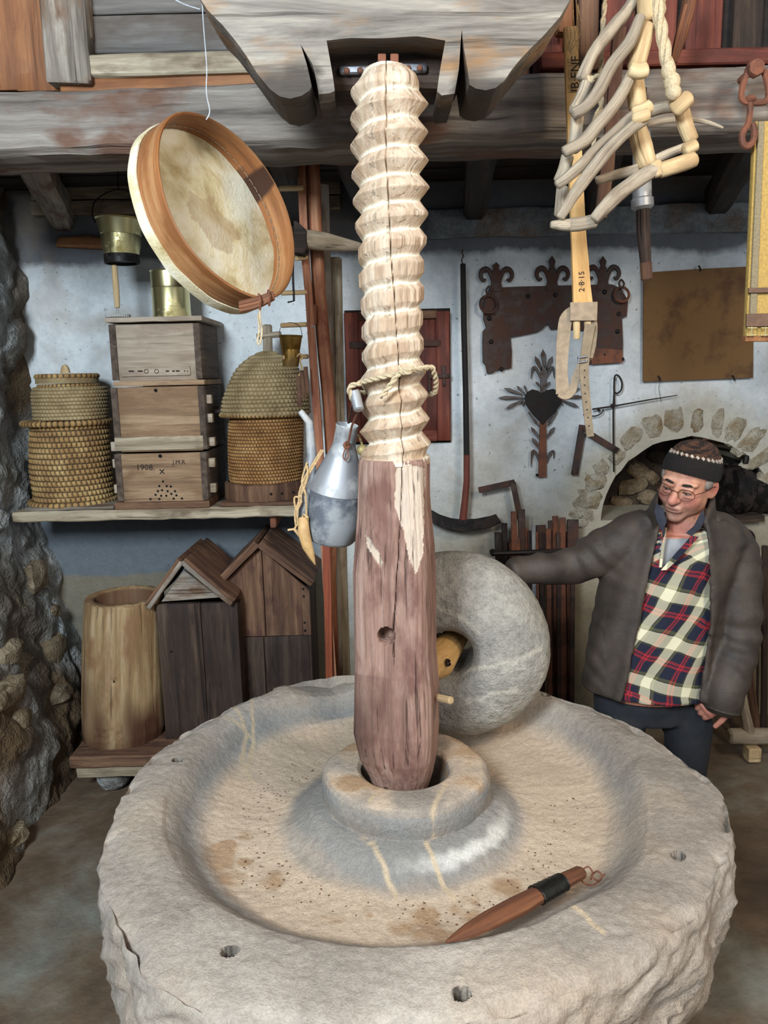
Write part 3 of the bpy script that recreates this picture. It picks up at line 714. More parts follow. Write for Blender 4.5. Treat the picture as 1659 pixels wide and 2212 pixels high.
# ================================================================ upright millstone
RC = P(983, 1388, 2.26); rax = Vector((.24, .97, .0)).normalized()
roll_t = thing('upright_millstone', 'thick upright grey millstone with rounded edge standing in the mill bed', 'millstone', (RC.x, RC.y, .56))
RR = .287
RP = [(.066, .125), (.10, .13), (.2, .125), (.26, .095), (.29, .05), (.30, 0), (.293, -.045), (.272, -.08), (.235, -.112), (.18, -.13), (.12, -.134), (.092, -.128), (.076, -.11), (.068, -.085), (.066, 0)]
RP = [(a*RR/.30 if a > .15 else a, b) for a, b in RP]
p3, _ = smooth_path([Vector((a, b, 0)) for a, b in RP], [1]*len(RP), 6, True)
def rf(R, h, th, i):
    q = Vector((R*math.cos(th), R*math.sin(th), h)); f = noise.fractal(q*7, 1, 2, 4); k = 1 if R > .09 else .3
    return R+k*(.005*f+.0015*noise.noise(q*50)), h+k*(.006*noise.fractal(q*6+Vector((5, 5, 5)), 1, 2, 4)+.0015*noise.noise(q*45+Vector((9, 0, 0))))
m = MB(); m.lathe(RC, rax, [(p.x, p.y) for p in p3], 220, fun=rf, close=True)
lines = [[(940, 1310), (1005, 1340), (1030, 1360)], [(1000, 1450), (1060, 1440), (1110, 1430), (1165, 1400)], [(1010, 1515), (1070, 1500), (1120, 1490)]]
pp = [proj(v) for v in m.v]; px = np.array([a for a, b in pp]); py = np.array([b for a, b in pp])
n2 = np.array([noise.noise(v*25) for v in m.v])
vn = pline_mask(px+n2*6, py+n2*6, lines, 5)*.6
obj('stone_wheel', m, M['roller'], roll_t, 80, {'vn': vn, 'mk': np.zeros(len(px))})
m = MB(); a = Vector((.031, YC+.09, RC.z-.01))
ax_end = P(944, 1428, 2.10); m.tube([a+Vector((.05, 0, 0)), a*.3+ax_end*.7, ax_end, RC+rax*.1], [.04, .042, .052, .035], 18); axle = obj('axle', m, M['pine'], roll_t)
# ================================================================ press head above the screw
press = thing('press_head', 'massive carved timber press head with rounded lobes above the screw', 'press beam', P(840, 120, 1.85))
pl = [(395, -230), (428, -10), (450, 22), (480, 52), (508, 88), (535, 125), (560, 162), (585, 192), (606, 208), (628, 213), (652, 207), (668, 196), (672, 186), (662, 140), (650, 98), (674, 140), (688, 205), (712, 203), (722, 198), (703, 88), (760, 82), (830, 80), (900, 78), (962, 86), (946, 196), (955, 205), (982, 203), (990, 150), (998, 62), (1006, 140), (1012, 186), (1026, 195), (1048, 199), (1070, 194), (1088, 180), (1104, 156), (1122, 132), (1150, 98), (1182, 66), (1212, 36), (1240, -10), (1310, -230)]
m = MB(); m.prism(poly_px(pl, 1.86), (0, .20, 0), 'x', 0)
def subdiv(mb_obj, cuts=2, jit=.004, sc=9):
    me = mb_obj.data; bm = bmesh.new(); bm.from_mesh(me)
    bmesh.ops.triangulate(bm, faces=[f for f in bm.faces if len(f.verts) > 4])
    for _ in range(cuts): bmesh.ops.subdivide_edges(bm, edges=[e for e in bm.edges if e.calc_length() > .02], cuts=1, use_grid_fill=False); bmesh.ops.triangulate(bm, faces=[f for f in bm.faces if len(f.verts) > 4])
    for v in bm.verts: v.co += noise.noise_vector(v.co*sc)*jit
    bm.to_mesh(me); bm.free()
    me.set_sharp_from_angle(angle=math.radians(50))
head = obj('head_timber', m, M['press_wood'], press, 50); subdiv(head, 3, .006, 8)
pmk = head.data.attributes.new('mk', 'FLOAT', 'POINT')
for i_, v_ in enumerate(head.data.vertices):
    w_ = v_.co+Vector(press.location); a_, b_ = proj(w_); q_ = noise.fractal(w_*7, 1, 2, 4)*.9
    pmk.data[i_].value = max(0, min(.85, (b_-118)/60+q_ if (a_ < 690 or a_ > 980) else (w_.y-1.88)*12))  # low lobes stained dark; the notch darkens inwards, its shade painted on
a, b = P(676, 198, 1.985), P(990, 40, 1.985); m = MB(); m.box((a.x, 1.972, a.z), (b.x, 2.10, b.z), 'x', .003, 8); obj('socket_block', m, M['hive_plank'], press)
for (x0, y0, x1, y1) in [(733, 140, 797, 160), (860, 134, 922, 156)]:
    a, b = P(x0, y1, 1.955), P(x1, y0, 1.955); m = MB(); m.box((a.x, 1.955, a.z), (b.x, 1.974, b.z), 'x', .001, 3, .2); pl_ = obj('iron_plate', m, M['blade'], press)
    for q in (.35, .75) if x0 > 800 else (.25, .7):
        c = a*(1-q)+b*q; m = MB(); m.ball((c.x, 1.953, (a.z+b.z)/2-.003), .0075, sy=.6, n=6); obj('bolt', m, M['rust'], pl_)
a, b = P(797, 162, 1.965), P(860, 130, 1.965); m = MB(); m.box((a.x, 1.967, a.z), (b.x, 1.9735, b.z)); obj('socket_mouth', m, M['black'], press)

# ================================================================ hanging drum sieve
DC = P(503, 447, 1.95)
view = (DC-CAM).normalized(); rt = view.cross(Vector((0, 0, 1))).normalized(); upv = rt.cross(view)
cr_, sr_ = math.cos(-ROLL), math.sin(-ROLL)
tilt = math.radians(56); dirx = Vector((.872, .49)).normalized()
dn = (rt*dirx.x+upv*dirx.y)*math.sin(tilt) - view*math.cos(tilt)
dist = (DC-CAM).length; DR = 189/FPX*dist*math.cos(math.radians(9)); DD = .088
drum = thing('hanging_drum_sieve', 'big round wooden hoop with pale skin stretched over it, hanging tilted', 'drum sieve', DC-dn*DD*.5)
up_d = (upv*.87+rt*-.49)
m = MB(); n_ = 128
hp = [(DR-.0035, 0), (DR, -.002), (DR, -DD*.4), (DR, -DD+.002), (DR-.003, -DD), (DR-.007, -DD+.002), (DR-.007, -DD*.4), (DR-.007, -.002)]
def wav(R, h, th, i): return R*(1+.010*math.sin(2*th+1)+.004*math.sin(5*th)), h+.004*math.sin(3*th)
m.lathe(DC, dn, hp, n_, fun=wav, close=True, up=up_d)
gs = []
for i in range(len(hp)):
    for j in range(n_): gs.append((hp[i][1], hp[i][0], DR*2*PI*j/n_))
m.g = [Vector(g) for g in gs]
mk = [1. if (abs((j/n_) - .765) < .016+.02*abs(hp[i][1])/DD and i >= 5) else 0. for i in range(len(hp)) for j in range(n_)]
obj('hoop', m, M['hoop_wood'], drum, 50, {'mk': mk, 'vn': [0]*len(m.v)})
t = NT('drum_skin'); g = t.coord('obj'); n1 = t.noise(g, 7, 7, .6, .5)
col = t.ramp(n1, [(.36, srgb('a99467')), (.47, srgb('cdbf98')), (.6, srgb('dfd8bf'))]); col = t.mix(t.math('MULTIPLY', t.attr('mk'), .55), col, srgb('a08768'))
v_ = t.noise(g, 30, 5, .7, 2); col = t.mix(t.math('MULTIPLY', t.lvl(v_, .6, .7), .3), col, srgb('80704c')); t.bump(t.math('ADD', n1, v_), .4, .008); M['skin'] = t.fin(col, .55)
m = MB(); rings = [DR*k/40 for k in range(41)]; rings[0] = .0005
m.lathe(DC, dn, [(r-.006*(k == 40), -DD*.78+.004*math.cos(k/40*PI)) for k, r in enumerate(rings)], n_, fun=lambda R, h, th, i: (wav(R, h, th, i)[0], h+.003*noise.noise(Vector((R*math.cos(th)*14, R*math.sin(th)*14, 0)))), up=up_d)
mk = []
for v in m.v:
    px_, py_ = proj(v); q = noise.noise(v*22)*14; mk.append(1. if inpoly(px_+q, py_+q, [(408, 412), (432, 428), (445, 415), (462, 425), (465, 455), (500, 480), (515, 510), (500, 545), (462, 538), (450, 510), (425, 480), (412, 470)]) else 0.)
obj('skin', m, M['skin'], drum, 60, {'mk': mk})
m = MB(); m.lathe(DC, dn, [(DR+.0045, -DD*.72), (DR+.0055, -DD*.85), (DR+.005, -DD-.002), (DR-.003, -DD-.006), (DR-.009, -DD-.003), (DR+.001, -DD+.004), (DR+.001, -DD*.72)], n_, fun=lambda R, h, th, i: (wav(R, h, th, i)[0], h+.001*math.sin(13*th)+.002*noise.noise(Vector((th*6, 0, 0)))), close=True, up=up_d); obj('skin_edge', m, M['skin'], drum, 50, {'mk': [0]*len(m.v)})
A_, B_, _ = frame(dn, up_d)
def dpt(th, r, h): return DC+(A_*math.cos(th)+B_*math.sin(th))*r+dn*h
m = MB()
for k in range(64):
    th = 2*PI*k/64; r = wav(DR-.009, 0, th, 0)[0]; m.tube([dpt(th, r, -DD*.62), dpt(th+.04, r, -DD*.6), dpt(th+.075, r, -DD*.62)], .0012, 4)
obj('stitching', m, M['hide'], drum)
m = MB(); e1 = P(556, 655, 1.85); e2 = P(592, 640, 1.85)
for dz in (-.008, 0, .008): m.tube([P(520, 664, 1.86)+Vector((0, -.01, dz)), e1+Vector((0, -.01, dz)), e2+Vector((0, -.01, dz*.6))], .006, 6, sm=3)
for q in (.2, .75): c = e1*(1-q)+e2*q+Vector((0, -.01, 0)); m.tube([c+Vector((0, -.012, .015)), c+Vector((.004, -.016, 0)), c+Vector((0, -.008, -.018)), c+Vector((-.004, .012, 0)), c+Vector((0, -.012, .015))], .003, 5)
obj('tied_joint', m, M['wedge_wood'], drum)
m = MB(); m.tube([P(560, 655, 1.84), P(562, 690, 1.84), P(566, 712, 1.85), P(562, 742, 1.85), P(556, 738, 1.85), P(560, 712, 1.85), P(557, 680, 1.84)], .0024, 6, sm=4); obj('cord', m, M['rope'], drum)
m = MB(); m.tube([P(430, -60, 1.93), P(440, 60, 1.93), P(446, 150, 1.93), P(447, 200, 1.93), P(452, 240, 1.935), P(444, 258, 1.93)], .0012, 4, jit=.003, sm=5); m.tube([P(300, -60, 1.95), P(380, 0, 1.94), P(432, 20, 1.93)], .0012, 4, sm=4)
obj('thread', m, M['dust_thread'], drum)

# ================================================================ long shelf and what stands on it
a, b = P(26, 1120, 3.2), P(700, 1100, 3.2); ZS = (a.z+b.z)/2+.022
m = MB(); m.bar((a.x, 3.40, ZS-.024), (b.x+.03, 3.40, ZS-.024), .39, .046, side=(0, 1, 0), n=30, jit=.005, ch=.1)
single('wall_shelf', m, M['light_board'], 'long rough plank shelf on the left wall carrying the bee hives', 'shelf')
m = MB(); a = P(588, 1128, 3.22); m.box((a.x-.012, 3.24, ZS-.10), (a.x+.012, 3.58, ZS-.048), 'y'); single('shelf_bracket', m, M['rust'], 'small rusty bracket under the right end of the plank shelf', 'bracket')
for (x0, x1, y, Y0, Y1, th, mat, lab) in [(62, 252, 1097, 3.215, 3.56, .012, 'grey_wood', 'thin grey board under the left straw hive'), (478, 668, 1088, 3.215, 3.56, .014, 'hive_brown', 'thin brown board under the right straw hive')]:
    a, b = P(x0, y, 3.25), P(x1, y, 3.25); m = MB(); m.bar((a.x, (Y0+Y1)/2, ZS+th/2+.001), (b.x, (Y0+Y1)/2, ZS+th/2+.001), Y1-Y0, th, side=(0, 1, 0), n=6, jit=.001); single('thin_board', m, M[mat], lab, 'board', 'boards on the shelf')
def straw_mat(name, a, b, c, dark):
    t = NT(name); g = t.coord('obj'); n1 = t.noise(g, 9, 6, .65); col = t.ramp(n1, [(.33, srgb(a)), (.5, srgb(b)), (.66, srgb(c))])
    col = t.mix(t.attr('mk'), col, srgb(dark)); n2 = t.noise(g, 120, 3); t.bump(n2, .5, .003); return t.fin(col, .8)
M['straw'] = straw_mat('straw_old', '7a5a34', 'a4804e', 'c2a36c', '2c1d10')
M['straw_gold'] = straw_mat('straw_gold', '7d5428', 'a2743e', 'bd935c', '3a1f0c')
M['straw_grey'] = straw_mat('straw_grey', '7b6848', '9b8660', 'b39f78', '5a4528')
def coiled(name, Yc, outline, coils, nst, mat, parent, bul=.006, st=.004, slant=.5, dark=1., top=False, sc=1.0):
    """outline: (y, xl, xr) from top to bottom in the picture"""
    zz = []; cx = []; rr = []
    for (y, xl, xr) in outline:
        l, r = P(xl, y, Yc), P(xr, y, Yc); zz.append((l.z+r.z)/2); cx.append((l.x+r.x)/2); rr.append((r.x-l.x)/2*sc)
    zz, cx, rr = zz[::-1], cx[::-1], rr[::-1]
    sub = 7; na = max(nst*5, 180); N = coils*sub; vs = []; fs = []; mk = []
    z0, z1 = zz[0], zz[-1]
    for i in range(N+1):
        z = z0+(z1-z0)*i/N; u = (i % sub)/sub; k = i//sub
        R = float(np.interp(z, zz, rr)); X = float(np.interp(z, zz, cx)); h = math.sin(PI*u)**.6 if u > 0 else 0
        for j in range(na):
            th = 2*PI*j/na; s_ = (th/(2*PI)*nst + slant*k + .25*u + .15*noise.noise(Vector((th*3, k, 0)))) % 1
            gap = math.exp(-((min(s_, 1-s_))/.15)**2)
            r = R + bul*(h-.5) - st*gap*h + .002*noise.noise(Vector((th*2, z*8, 1)))
            vs.append(Vector((X+r*math.cos(th), Yc+r*math.sin(th), z+.002*noise.noise(Vector((th*2, k*.7, 4))))))
            mk.append(max(0, min(1, dark*max(1-h*1.3, gap*1.0))))
    for i in range(N):
        for j in range(na): a = i*na+j; b = i*na+(j+1) % na; fs.append((a, b, b+na, a+na))
    if top: fs.append(tuple(N*na+j for j in range(na)))
    m = MB(); m.add(vs, fs, vs); return obj(name, m, mat, parent, 60, {'mk': mk})
def coil_ring(name, Yc, y, xl, xr, rad, nst, mat, parent, dy=0):
    l, r = P(xl, y, Yc), P(xr, y, Yc); c = (l+r)/2; c.y = Yc; R = (r.x-l.x)/2-rad; n = nst*6; vs = []; fs = []; mk = []
    for j in range(n):
        th = 2*PI*j/n; gap = math.exp(-((min((j/6) % 1, 1-(j/6) % 1))/.16)**2)
        for q in range(10):
            f = 2*PI*q/10; rr = rad*(1-.22*gap); vs.append(Vector((c.x+(R+rr*math.cos(f))*math.cos(th), Yc+(R+rr*math.cos(f))*math.sin(th), c.z+rr*math.sin(f)*.9+dy*math.sin(th)))); mk.append(gap)
    for j in range(n):
        for q in range(10): fs.append((j*10+q, ((j+1) % n)*10+q, ((j+1) % n)*10+(q+1) % 10, j*10+(q+1) % 10))
    m = MB(); m.add(vs, fs, vs); return obj(name, m, mat, parent, 60, {'mk': mk})
YK = 3.40
a = P(157, 1090, YK)
sk = thing('straw_hive', 'left straw hive of coiled rope bands with flat knobbed lid', 'hive', (a.x, YK, ZS+.014), 'straw bee hives on the shelf')
coiled('lower_basket', YK, [(915, 72, 232), (960, 70, 234), (1010, 71, 238), (1060, 78, 242), (1086, 80, 244)], 15, 52, M['straw'], sk, .007, .009)
coil_ring('foot_ring', YK, 1080, 67, 252, .014, 46, M['straw'], sk)
coil_ring('middle_ring', YK, 912, 50, 240, .0145, 50, M['straw'], sk)
coiled('upper_basket', YK, [(835, 78, 226), (850, 74, 232), (880, 76, 232), (905, 78, 232)], 9, 60, M['straw_grey'], sk, .006, .003, dark=.6)
coil_ring('neck_ring', YK, 833, 84, 214, .009, 44, M['straw'], sk)
coil_ring('lid_rim', YK, 813, 78, 212, .013, 34, M['straw'], sk)
l, r = P(78, 813, YK), P(212, 813, YK); m = MB(); c = Vector(((l.x+r.x)/2, YK, (l.z+r.z)/2)); m.lathe(c, (0, 0, 1), [(.13, -.03), (.128, .0), (.10, .006), (.001, .009)], 60); obj('lid_disc', m, M['straw_grey'], sk, mk={'mk': [.3]*len(m.v)})
c = P(141, 800, 3.32); m = MB(); m.lathe((c.x, 3.32, c.z-.012), (0, 0, 1), [(.02, 0), (.017, .02), (.011, .032), (.003, .037)], 14); obj('lid_knob', m, M['stick_pale'], sk)

YR = 3.385; a = P(575, 1090, YR)
sk = thing('straw_hive', 'right straw hive with grey dome cap and golden woven sides on wooden base', 'hive', (a.x, YR, ZS+.016), 'straw bee hives on the shelf')
coiled('woven_side', YR, [(895, 496, 655), (960, 494, 655), (1010, 496, 654), (1050, 500, 652)], 22, 70, M['straw_gold'], sk, .006, .007)
coiled('dome_cap', YR, [(757, 572, 584), (762, 556, 598), (770, 540, 614), (785, 520, 634), (805, 505, 650), (830, 494, 662), (860, 482, 668), (895, 477, 670)], 16, 60, M['straw_grey'], sk, .007, .006, dark=.6, top=True)
coil_ring('cap_band', YR, 894, 474, 668, .011, 70, M['straw'], sk)
l, r = P(488, 1075, YR), P(660, 1075, YR); c = Vector(((l.x+r.x)/2, YR, 0)); R_ = (r.x-l.x)/2; zb = ZS+.016
zt_ = P(575, 1046, 3.26).z
m = MB(); m.lathe(c, (0, 0, 1), [(R_*.98, zb), (R_, zb+.006), (R_*.99, zt_), (R_*.9, zt_+.004)], 64); bs_ = obj('base_drum', m, M['hive_brown'], sk)
for x in (585, 607, 629, 645):
    q = P(x, 1070, YR-R_); xx = q.x-c.x; yy = -math.sqrt(max(0, R_*R_-xx*xx)); m = MB(); m.ball((c.x+xx*1.0, YR+yy*1.0, q.z+.004), .006, sy=.4, n=5); obj('bee_hole', m, M['black'], bs_)
m = MB(); m.tube([P(579, 765, YR), P(577, 704, YR)], .021, 12, jit=.002); obj('cross_post', m, M['stick'], sk)
m = MB(); m.tube([P(556, 727, YR-.01), P(606, 722, YR-.01)], .013, 10); obj('cross_bar', m, M['stick'], sk)

# wooden box hives stacked on each other
def pbox(name, x0, y0, x1, y1, Y0, Y1, mat, parent, g='x', jit=.001, n=3, ch=.06):
    a, b = P(x0, y1, Y0), P(x1, y0, Y0); xm = (x0+x1)/2; a.z = P(xm, y1, Y0).z; b.z = P(xm, y0, Y0).z; m = MB(); m.box((a.x, Y0, a.z), (b.x, Y1, b.z), g, jit, n, ch); return obj(name, m, M[mat], parent)
FB = 3.215; BB = 3.56
bx = []
def hive(x0, y0, x1, y1, label, pale, drop):
    a = P((x0+x1)/2, y1, FB); t = thing('box_hive', label, 'hive', (a.x, (FB+BB)/2, a.z), 'wooden box hives stacked on the shelf')
    fm = 'box_pale' if pale else 'box_wood'
    pbox('front_panel', x0+14, y0+2, x1-10, y1, FB+.006, FB+.026, fm, t)
    A, B = P(x0, y1, FB), P(x1, y0, FB)
    for k, (xa, xb) in enumerate([(A.x, A.x+.028), (B.x-.026, B.x)]):
        m = MB(); m.box((xa, FB, A.z), (xb, BB, B.z), 'y', .002, 4); obj('side_board', m, M['box_dark'], t)
    m = MB(); m.box((A.x+.02, BB-.03, A.z), (B.x-.02, BB-.004, B.z)); obj('back_panel', m, M['box_dark'], t)
    return t
zlow = ZS
t3 = hive(254, 977, 445, 1084, 'bottom box hive of the stack, stamped 1908 with drilled bee holes', False, 0)
pbox('base_board', 248, 1084, 452, 1099, FB-.01, BB, 'hive_brown', t3)
for (x0, y0) in [(447, 990), (450, 1045)]: pbox('joint_block', x0, y0, x0+16, y0+19, FB+.03, FB+.06, 'light_board', t3)
for (x0, y0) in [(244, 992), (247, 1047)]: pbox('joint_block', x0, y0, x0+11, y0+19, FB+.01, FB+.04, 'box_pale', t3)
for (x, y) in [(352, 1040), (344, 1050), (360, 1050), (369, 1051), (341, 1061), (350, 1059), (362, 1061), (378, 1061), (336, 1069), (348, 1071), (359, 1071), (370, 1067), (381, 1070), (325, 1078), (344, 1078), (375, 1077), (393, 1077)]:
    c = P(x, y, FB+.004); m = MB(); m.lathe(c, (0, 1, 0), [(.0001, 0), (.0048, 0), (.0048, .004)], 10); obj('bee_hole', m, M['black'], t3)
c = P(346, 985, FB+.003); m = MB(); m.ball(c, .008, sy=.3, n=6); obj('bee_hole', m, M['black'], t3)
t2 = hive(249, 833, 440, 975, 'middle box hive of the stack with pale lower strip and blocks on its side', False, 0)
pbox('lip', 245, 822, 441, 833, FB-.006, BB, 'box_wood', t2)
pbox('lower_strip', 249, 943, 438, 972, FB-.002, FB+.006, 'light_board', t2)
for (x0, y0) in [(437, 853), (439, 894), (444, 945)]: pbox('joint_block', x0, y0, x0+19, y0+19, FB+.03, FB+.06, 'box_pale', t2)
pbox('joint_block', 240, 955, 250, 975, FB+.01, FB+.04, 'box_pale', t2)
pbox('hinge_strap', 452, 878, 482, 892, FB+.15, FB+.17, 'iron', t2)
m = MB(); m.ball(P(336, 843, FB), .007, sy=.4, n=6); obj('bee_hole', m, M['black'], t2)
t1 = hive(243, 697, 430, 822, 'top box hive of the stack, pale front under a wide flat lid', True, 0)
a, b = P(228, 697, FB-.02), P(437, 682, FB-.02); m = MB(); m.box((a.x, FB-.03, a.z), (b.x, BB+.02, b.z), 'x', .002, 8); obj('lid', m, M['box_pale'], t1)
pbox('entrance_strip', 262, 792, 410, 812, FB-.002, FB+.006, 'box_pale', t1)
for (x, r) in [(316, 4.2), (338, 4.2)]:
    c = P(x, 802, FB-.003); m = MB(); m.tube([c+Vector((math.cos(f), 0, math.sin(f)))*.0082 for f in [k*PI/8 for k in range(16)]], .0012, 4, closed=True); obj('ring_mark', m, M['ink'], t1)
for x, w in [(278, 8), (286, 3), (298, 10), (358, 7), (372, 5), (380, 8), (398, 2), (404, 2)]: pbox('ink_mark', x, 800, x+w, 803, FB-.0035, FB-.001, 'ink', t1)
ZLID = P(330, 682, FB-.02).z
def text(s_, c, size, mat, parent, rot=(PI/2, 0, 0), ext=.0006, name='lettering'):
    cu = bpy.data.curves.new(name, 'FONT'); cu.body = s_; cu.size = size; cu.extrude = ext; cu.align_x = 'CENTER'; cu.align_y = 'CENTER'; cu.resolution_u = 2
    o = bpy.data.objects.new(name, cu); COL.objects.link(o); dg = bpy.context.evaluated_depsgraph_get(); me = bpy.data.meshes.new_from_object(o.evaluated_get(dg)); bpy.data.objects.remove(o)
    me.materials.clear(); me.materials.append(mat); o = bpy.data.objects.new(name, me); COL.objects.link(o)
    o.rotation_euler = rot; o.location = Vector(c)-parent_loc(parent); o.parent = parent; return o
text('B', P(968, 1432, 2.05), .03, M['ink'], axle, (PI/2, 0, .5), .004)
text('1908.', P(314, 1010, FB+.0045), .036, M['ink'], t3, (PI/2, .02, 0)); text('J.M.R.', P(388, 999, FB+.0045), .026, M['ink'], t3); text('×', P(350, 1020, FB+.0045), .05, M['ink'], t3)
# brass things
def bucket(name, label, Yc, top, bot, xt, xb, mat, extra=None, grp=None):
    a = P((xt[0]+xt[1])/2, top, Yc); b = P((xb[0]+xb[1])/2, bot, Yc); rt_ = (P(xt[1], top, Yc).x-P(xt[0], top, Yc).x)/2; rb = (P(xb[1], bot, Yc).x-P(xb[0], bot, Yc).x)/2
    t = thing(name, label, 'bucket', (b.x, Yc, b.z)); ax = (a-b); H = ax.length; d = ax.normalized()
    m = MB(); m.lathe(b, d, [(.001, .004), (rb-.002, .003), (rb, 0), (rb+(rt_-rb)*.3, H*.3), (rb+(rt_-rb)*.36, H*.56), (rb+(rt_-rb)*.42, H*.57), (rt_*.97, H*.96), (rt_*1.0, H-.004), (rt_*1.03, H), (rt_*1.0, H+.003), (rt_*.96, H-.002), (rb, H*.4), (rb-.004, .006), (.001, .008)], 48); obj('body', m, mat, t, 30)
    return t, a, b, rt_, rb
YP = 3.28
t, a, b, rt_, rb = bucket('brass_pail', 'shiny brass pail with black base hanging at left beside the drum', YP, 474, 553, (208, 312), (227, 299), M['brass'])
m = MB(); m.lathe(b-Vector((0, 0, .03)), (0, 0, 1), [(.001, .012), (rb-.006, .01), (rb-.004, 0), (rb+.002, 0), (rb+.002, .034), (rb-.004, .034)], 40); obj('black_base', m, M['black_iron'], t)
m = MB(); m.tube([a+Vector((-rt_*1.05, 0, -.01)), a+Vector((-rt_*1.15, 0, .03)), a+Vector((-rt_*.9, 0, .08)), a+Vector((0, 0, .115)), a+Vector((rt_*.9, 0, .08)), a+Vector((rt_*1.05, 0, -.01))], .0028, 6, sm=5); m.tube([a+Vector((0, 0, .112)), a+Vector((0, .02, .2)), Vector((a.x, YP+.03, 2.54))], .0025, 6); obj('wire_handle', m, M['black_iron'], t)
q = P(255, 682, 3.26); t = thing('toothed_plunger', 'wooden stick on a toothed wheel standing on top of the box hives', 'plunger', (q.x, 3.26, ZLID))
m = MB(); m.lathe((q.x, 3.26, ZLID+.001), (0, 0, 1), [(.001, 0), (.05, 0), (.05, .012), (.001, .014)], 96, fun=lambda R, h, th, i: (R*(1-.07*(int(th*96/(2*PI)+.5) % 3 == 0)) if R > .01 else R, h)); obj('toothed_wheel', m, M['zinc'], t, 20)
m = MB(); m.tube([(q.x, 3.26, ZLID+.012), (q.x, 3.26, ZLID+.045)], .005, 8); obj('iron_pin', m, M['zinc'], t)
zt_ = P(256, 574, 3.26).z; m = MB(); m.tube([(q.x, 3.26, ZLID+.042), (q.x+.001, 3.26, ZLID+.12), (q.x+.001, 3.26, zt_)], [.011, .013, .011], 12); obj('handle', m, M['stick_pale'], t)
q0, q1 = P(372, 682, 3.38), P(372, 592, 3.38); rr_ = .079; m = MB(); m.lathe((q0.x, 3.38, ZLID+.001), (0, 0, 1), [(.001, 0), (rr_, 0), (rr_+.001, .01), (rr_, .04), (rr_, .12), (rr_+.0015, .125), (rr_, .13), (rr_, .19), (rr_+.003, .195), (rr_-.003, .195), (rr_-.004, .01), (.001, .008)], 48)
single('brass_cylinder', m, M['brass'], 'upright brass cylinder pot on the box hives, half behind the drum', 'pot', smooth=30)

# ================================================================ lower left: log hive and gabled hives
ZB = P(272, 1618, 3.0).z
a, b = P(158, 1640, 2.98), P(735, 1600, 2.98)
pt = thing('hive_platform', 'low plank platform under the log hive at the left wall', 'platform', ((a.x+b.x)/2, 3.2, 0))
m = MB(); m.box((a.x, 2.94, ZB-.052), (b.x, 3.50, ZB-.002), 'x', .003, 12); obj('plank', m, M['hive_brown'], pt)
m = MB(); m.box((a.x+.02, 2.95, ZB-.10), (b.x, 3.1, ZB-.055), 'x', .003, 12); obj('plank', m, M['light_board'], pt)
for xx in (a.x+.14, a.x+.75): m = rock((xx, 3.05, (ZB-.10)/2), .07, .07, (ZB-.10)/2+.004, .15); obj('stone_foot', m, M['rubble'], pt)
YL = 3.17; zt_ = P(268, 1283, YL).z
OL = [(1290, 188, 352), (1320, 186, 354), (1400, 184, 356), (1500, 183, 360), (1560, 184, 364), (1612, 190, 362)]
zz = []; cx = []; rr = []
for (y, xl, xr) in OL[::-1]:
    l, r = P(xl, y, YL), P(xr, y, YL); zz.append((l.z+r.z)/2); cx.append((l.x+r.x)/2); rr.append((r.x-l.x)/2)
zz = [zz[0]+(v-zz[0])*1 for v in zz]; zz[0] = ZB
lt = thing('log_hive', 'tall hollow log hive open at the top beside the dark plank hive', 'hive', (cx[0], YL, ZB))
N = 60; na = 110; vs = []; gs = []; fs = []; mk = []
for i in range(N+1):
    z = zz[0]+(zz[-1]-zz[0])*i/N; R = float(np.interp(z, zz, rr)); X = float(np.interp(z, zz, cx))
    for j in range(na):
        th = 2*PI*j/na; q = Vector((math.cos(th)*1.5, math.sin(th)*1.5, z*1.5)); r = R+.008*noise.noise(q)+.003*noise.noise(Vector((q.x*9, q.y*9, z*3)))
        hx, hz = proj((X+r*math.cos(th), YL+r*math.sin(th), z)); 
        for (ax_, ay_) in [(208, 1582), (215, 1592), (223, 1584), (228, 1598), (240, 1582), (242, 1592), (248, 1602), (258, 1588), (262, 1600), (209, 1594)]:
            if math.sin(th) < 0 and math.hypot(hx-ax_, hz-ay_) < 3.6: r -= .012
        if math.sin(th) < 0 and math.hypot(hx-247, hz-1473) < 7: r -= .01
        vs.append(Vector((X+r*math.cos(th), YL+r*math.sin(th), z+(.006*noise.noise(Vector((th*2, 0, 0))) if i == N else 0)))); gs.append((r*math.cos(th), r*math.sin(th), z)); mk.append(max(0, min(1, (.30-(z-ZB))*4+noise.noise(Vector((th*2, z*3, 0)))*1.6-.1)))
for k, (fr, dz) in enumerate([(.99, .008), (.82, .008), (.76, 0), (.74, -.2)]):
    for j in range(na):
        th = 2*PI*j/na; r = rr[-1]*fr*(1+.03*noise.noise(Vector((math.cos(th)*2, math.sin(th)*2, k)))); vs.append(Vector((cx[-1]+r*math.cos(th), YL+r*math.sin(th), zz[-1]+dz))); gs.append((r*math.cos(th), r*math.sin(th), dz)); mk.append(.0 if k < 2 else .8)
for i in range(N+4):
    for j in range(na): a = i*na+j; b = i*na+(j+1) % na; fs.append((a, b, b+na, a+na))
fs.append(tuple((N+4)*na+j for j in range(na)))
m = MB(); m.add(vs, fs, gs); obj('hollow_trunk', m, M['log_wood'], lt, 60, {'mk': mk})
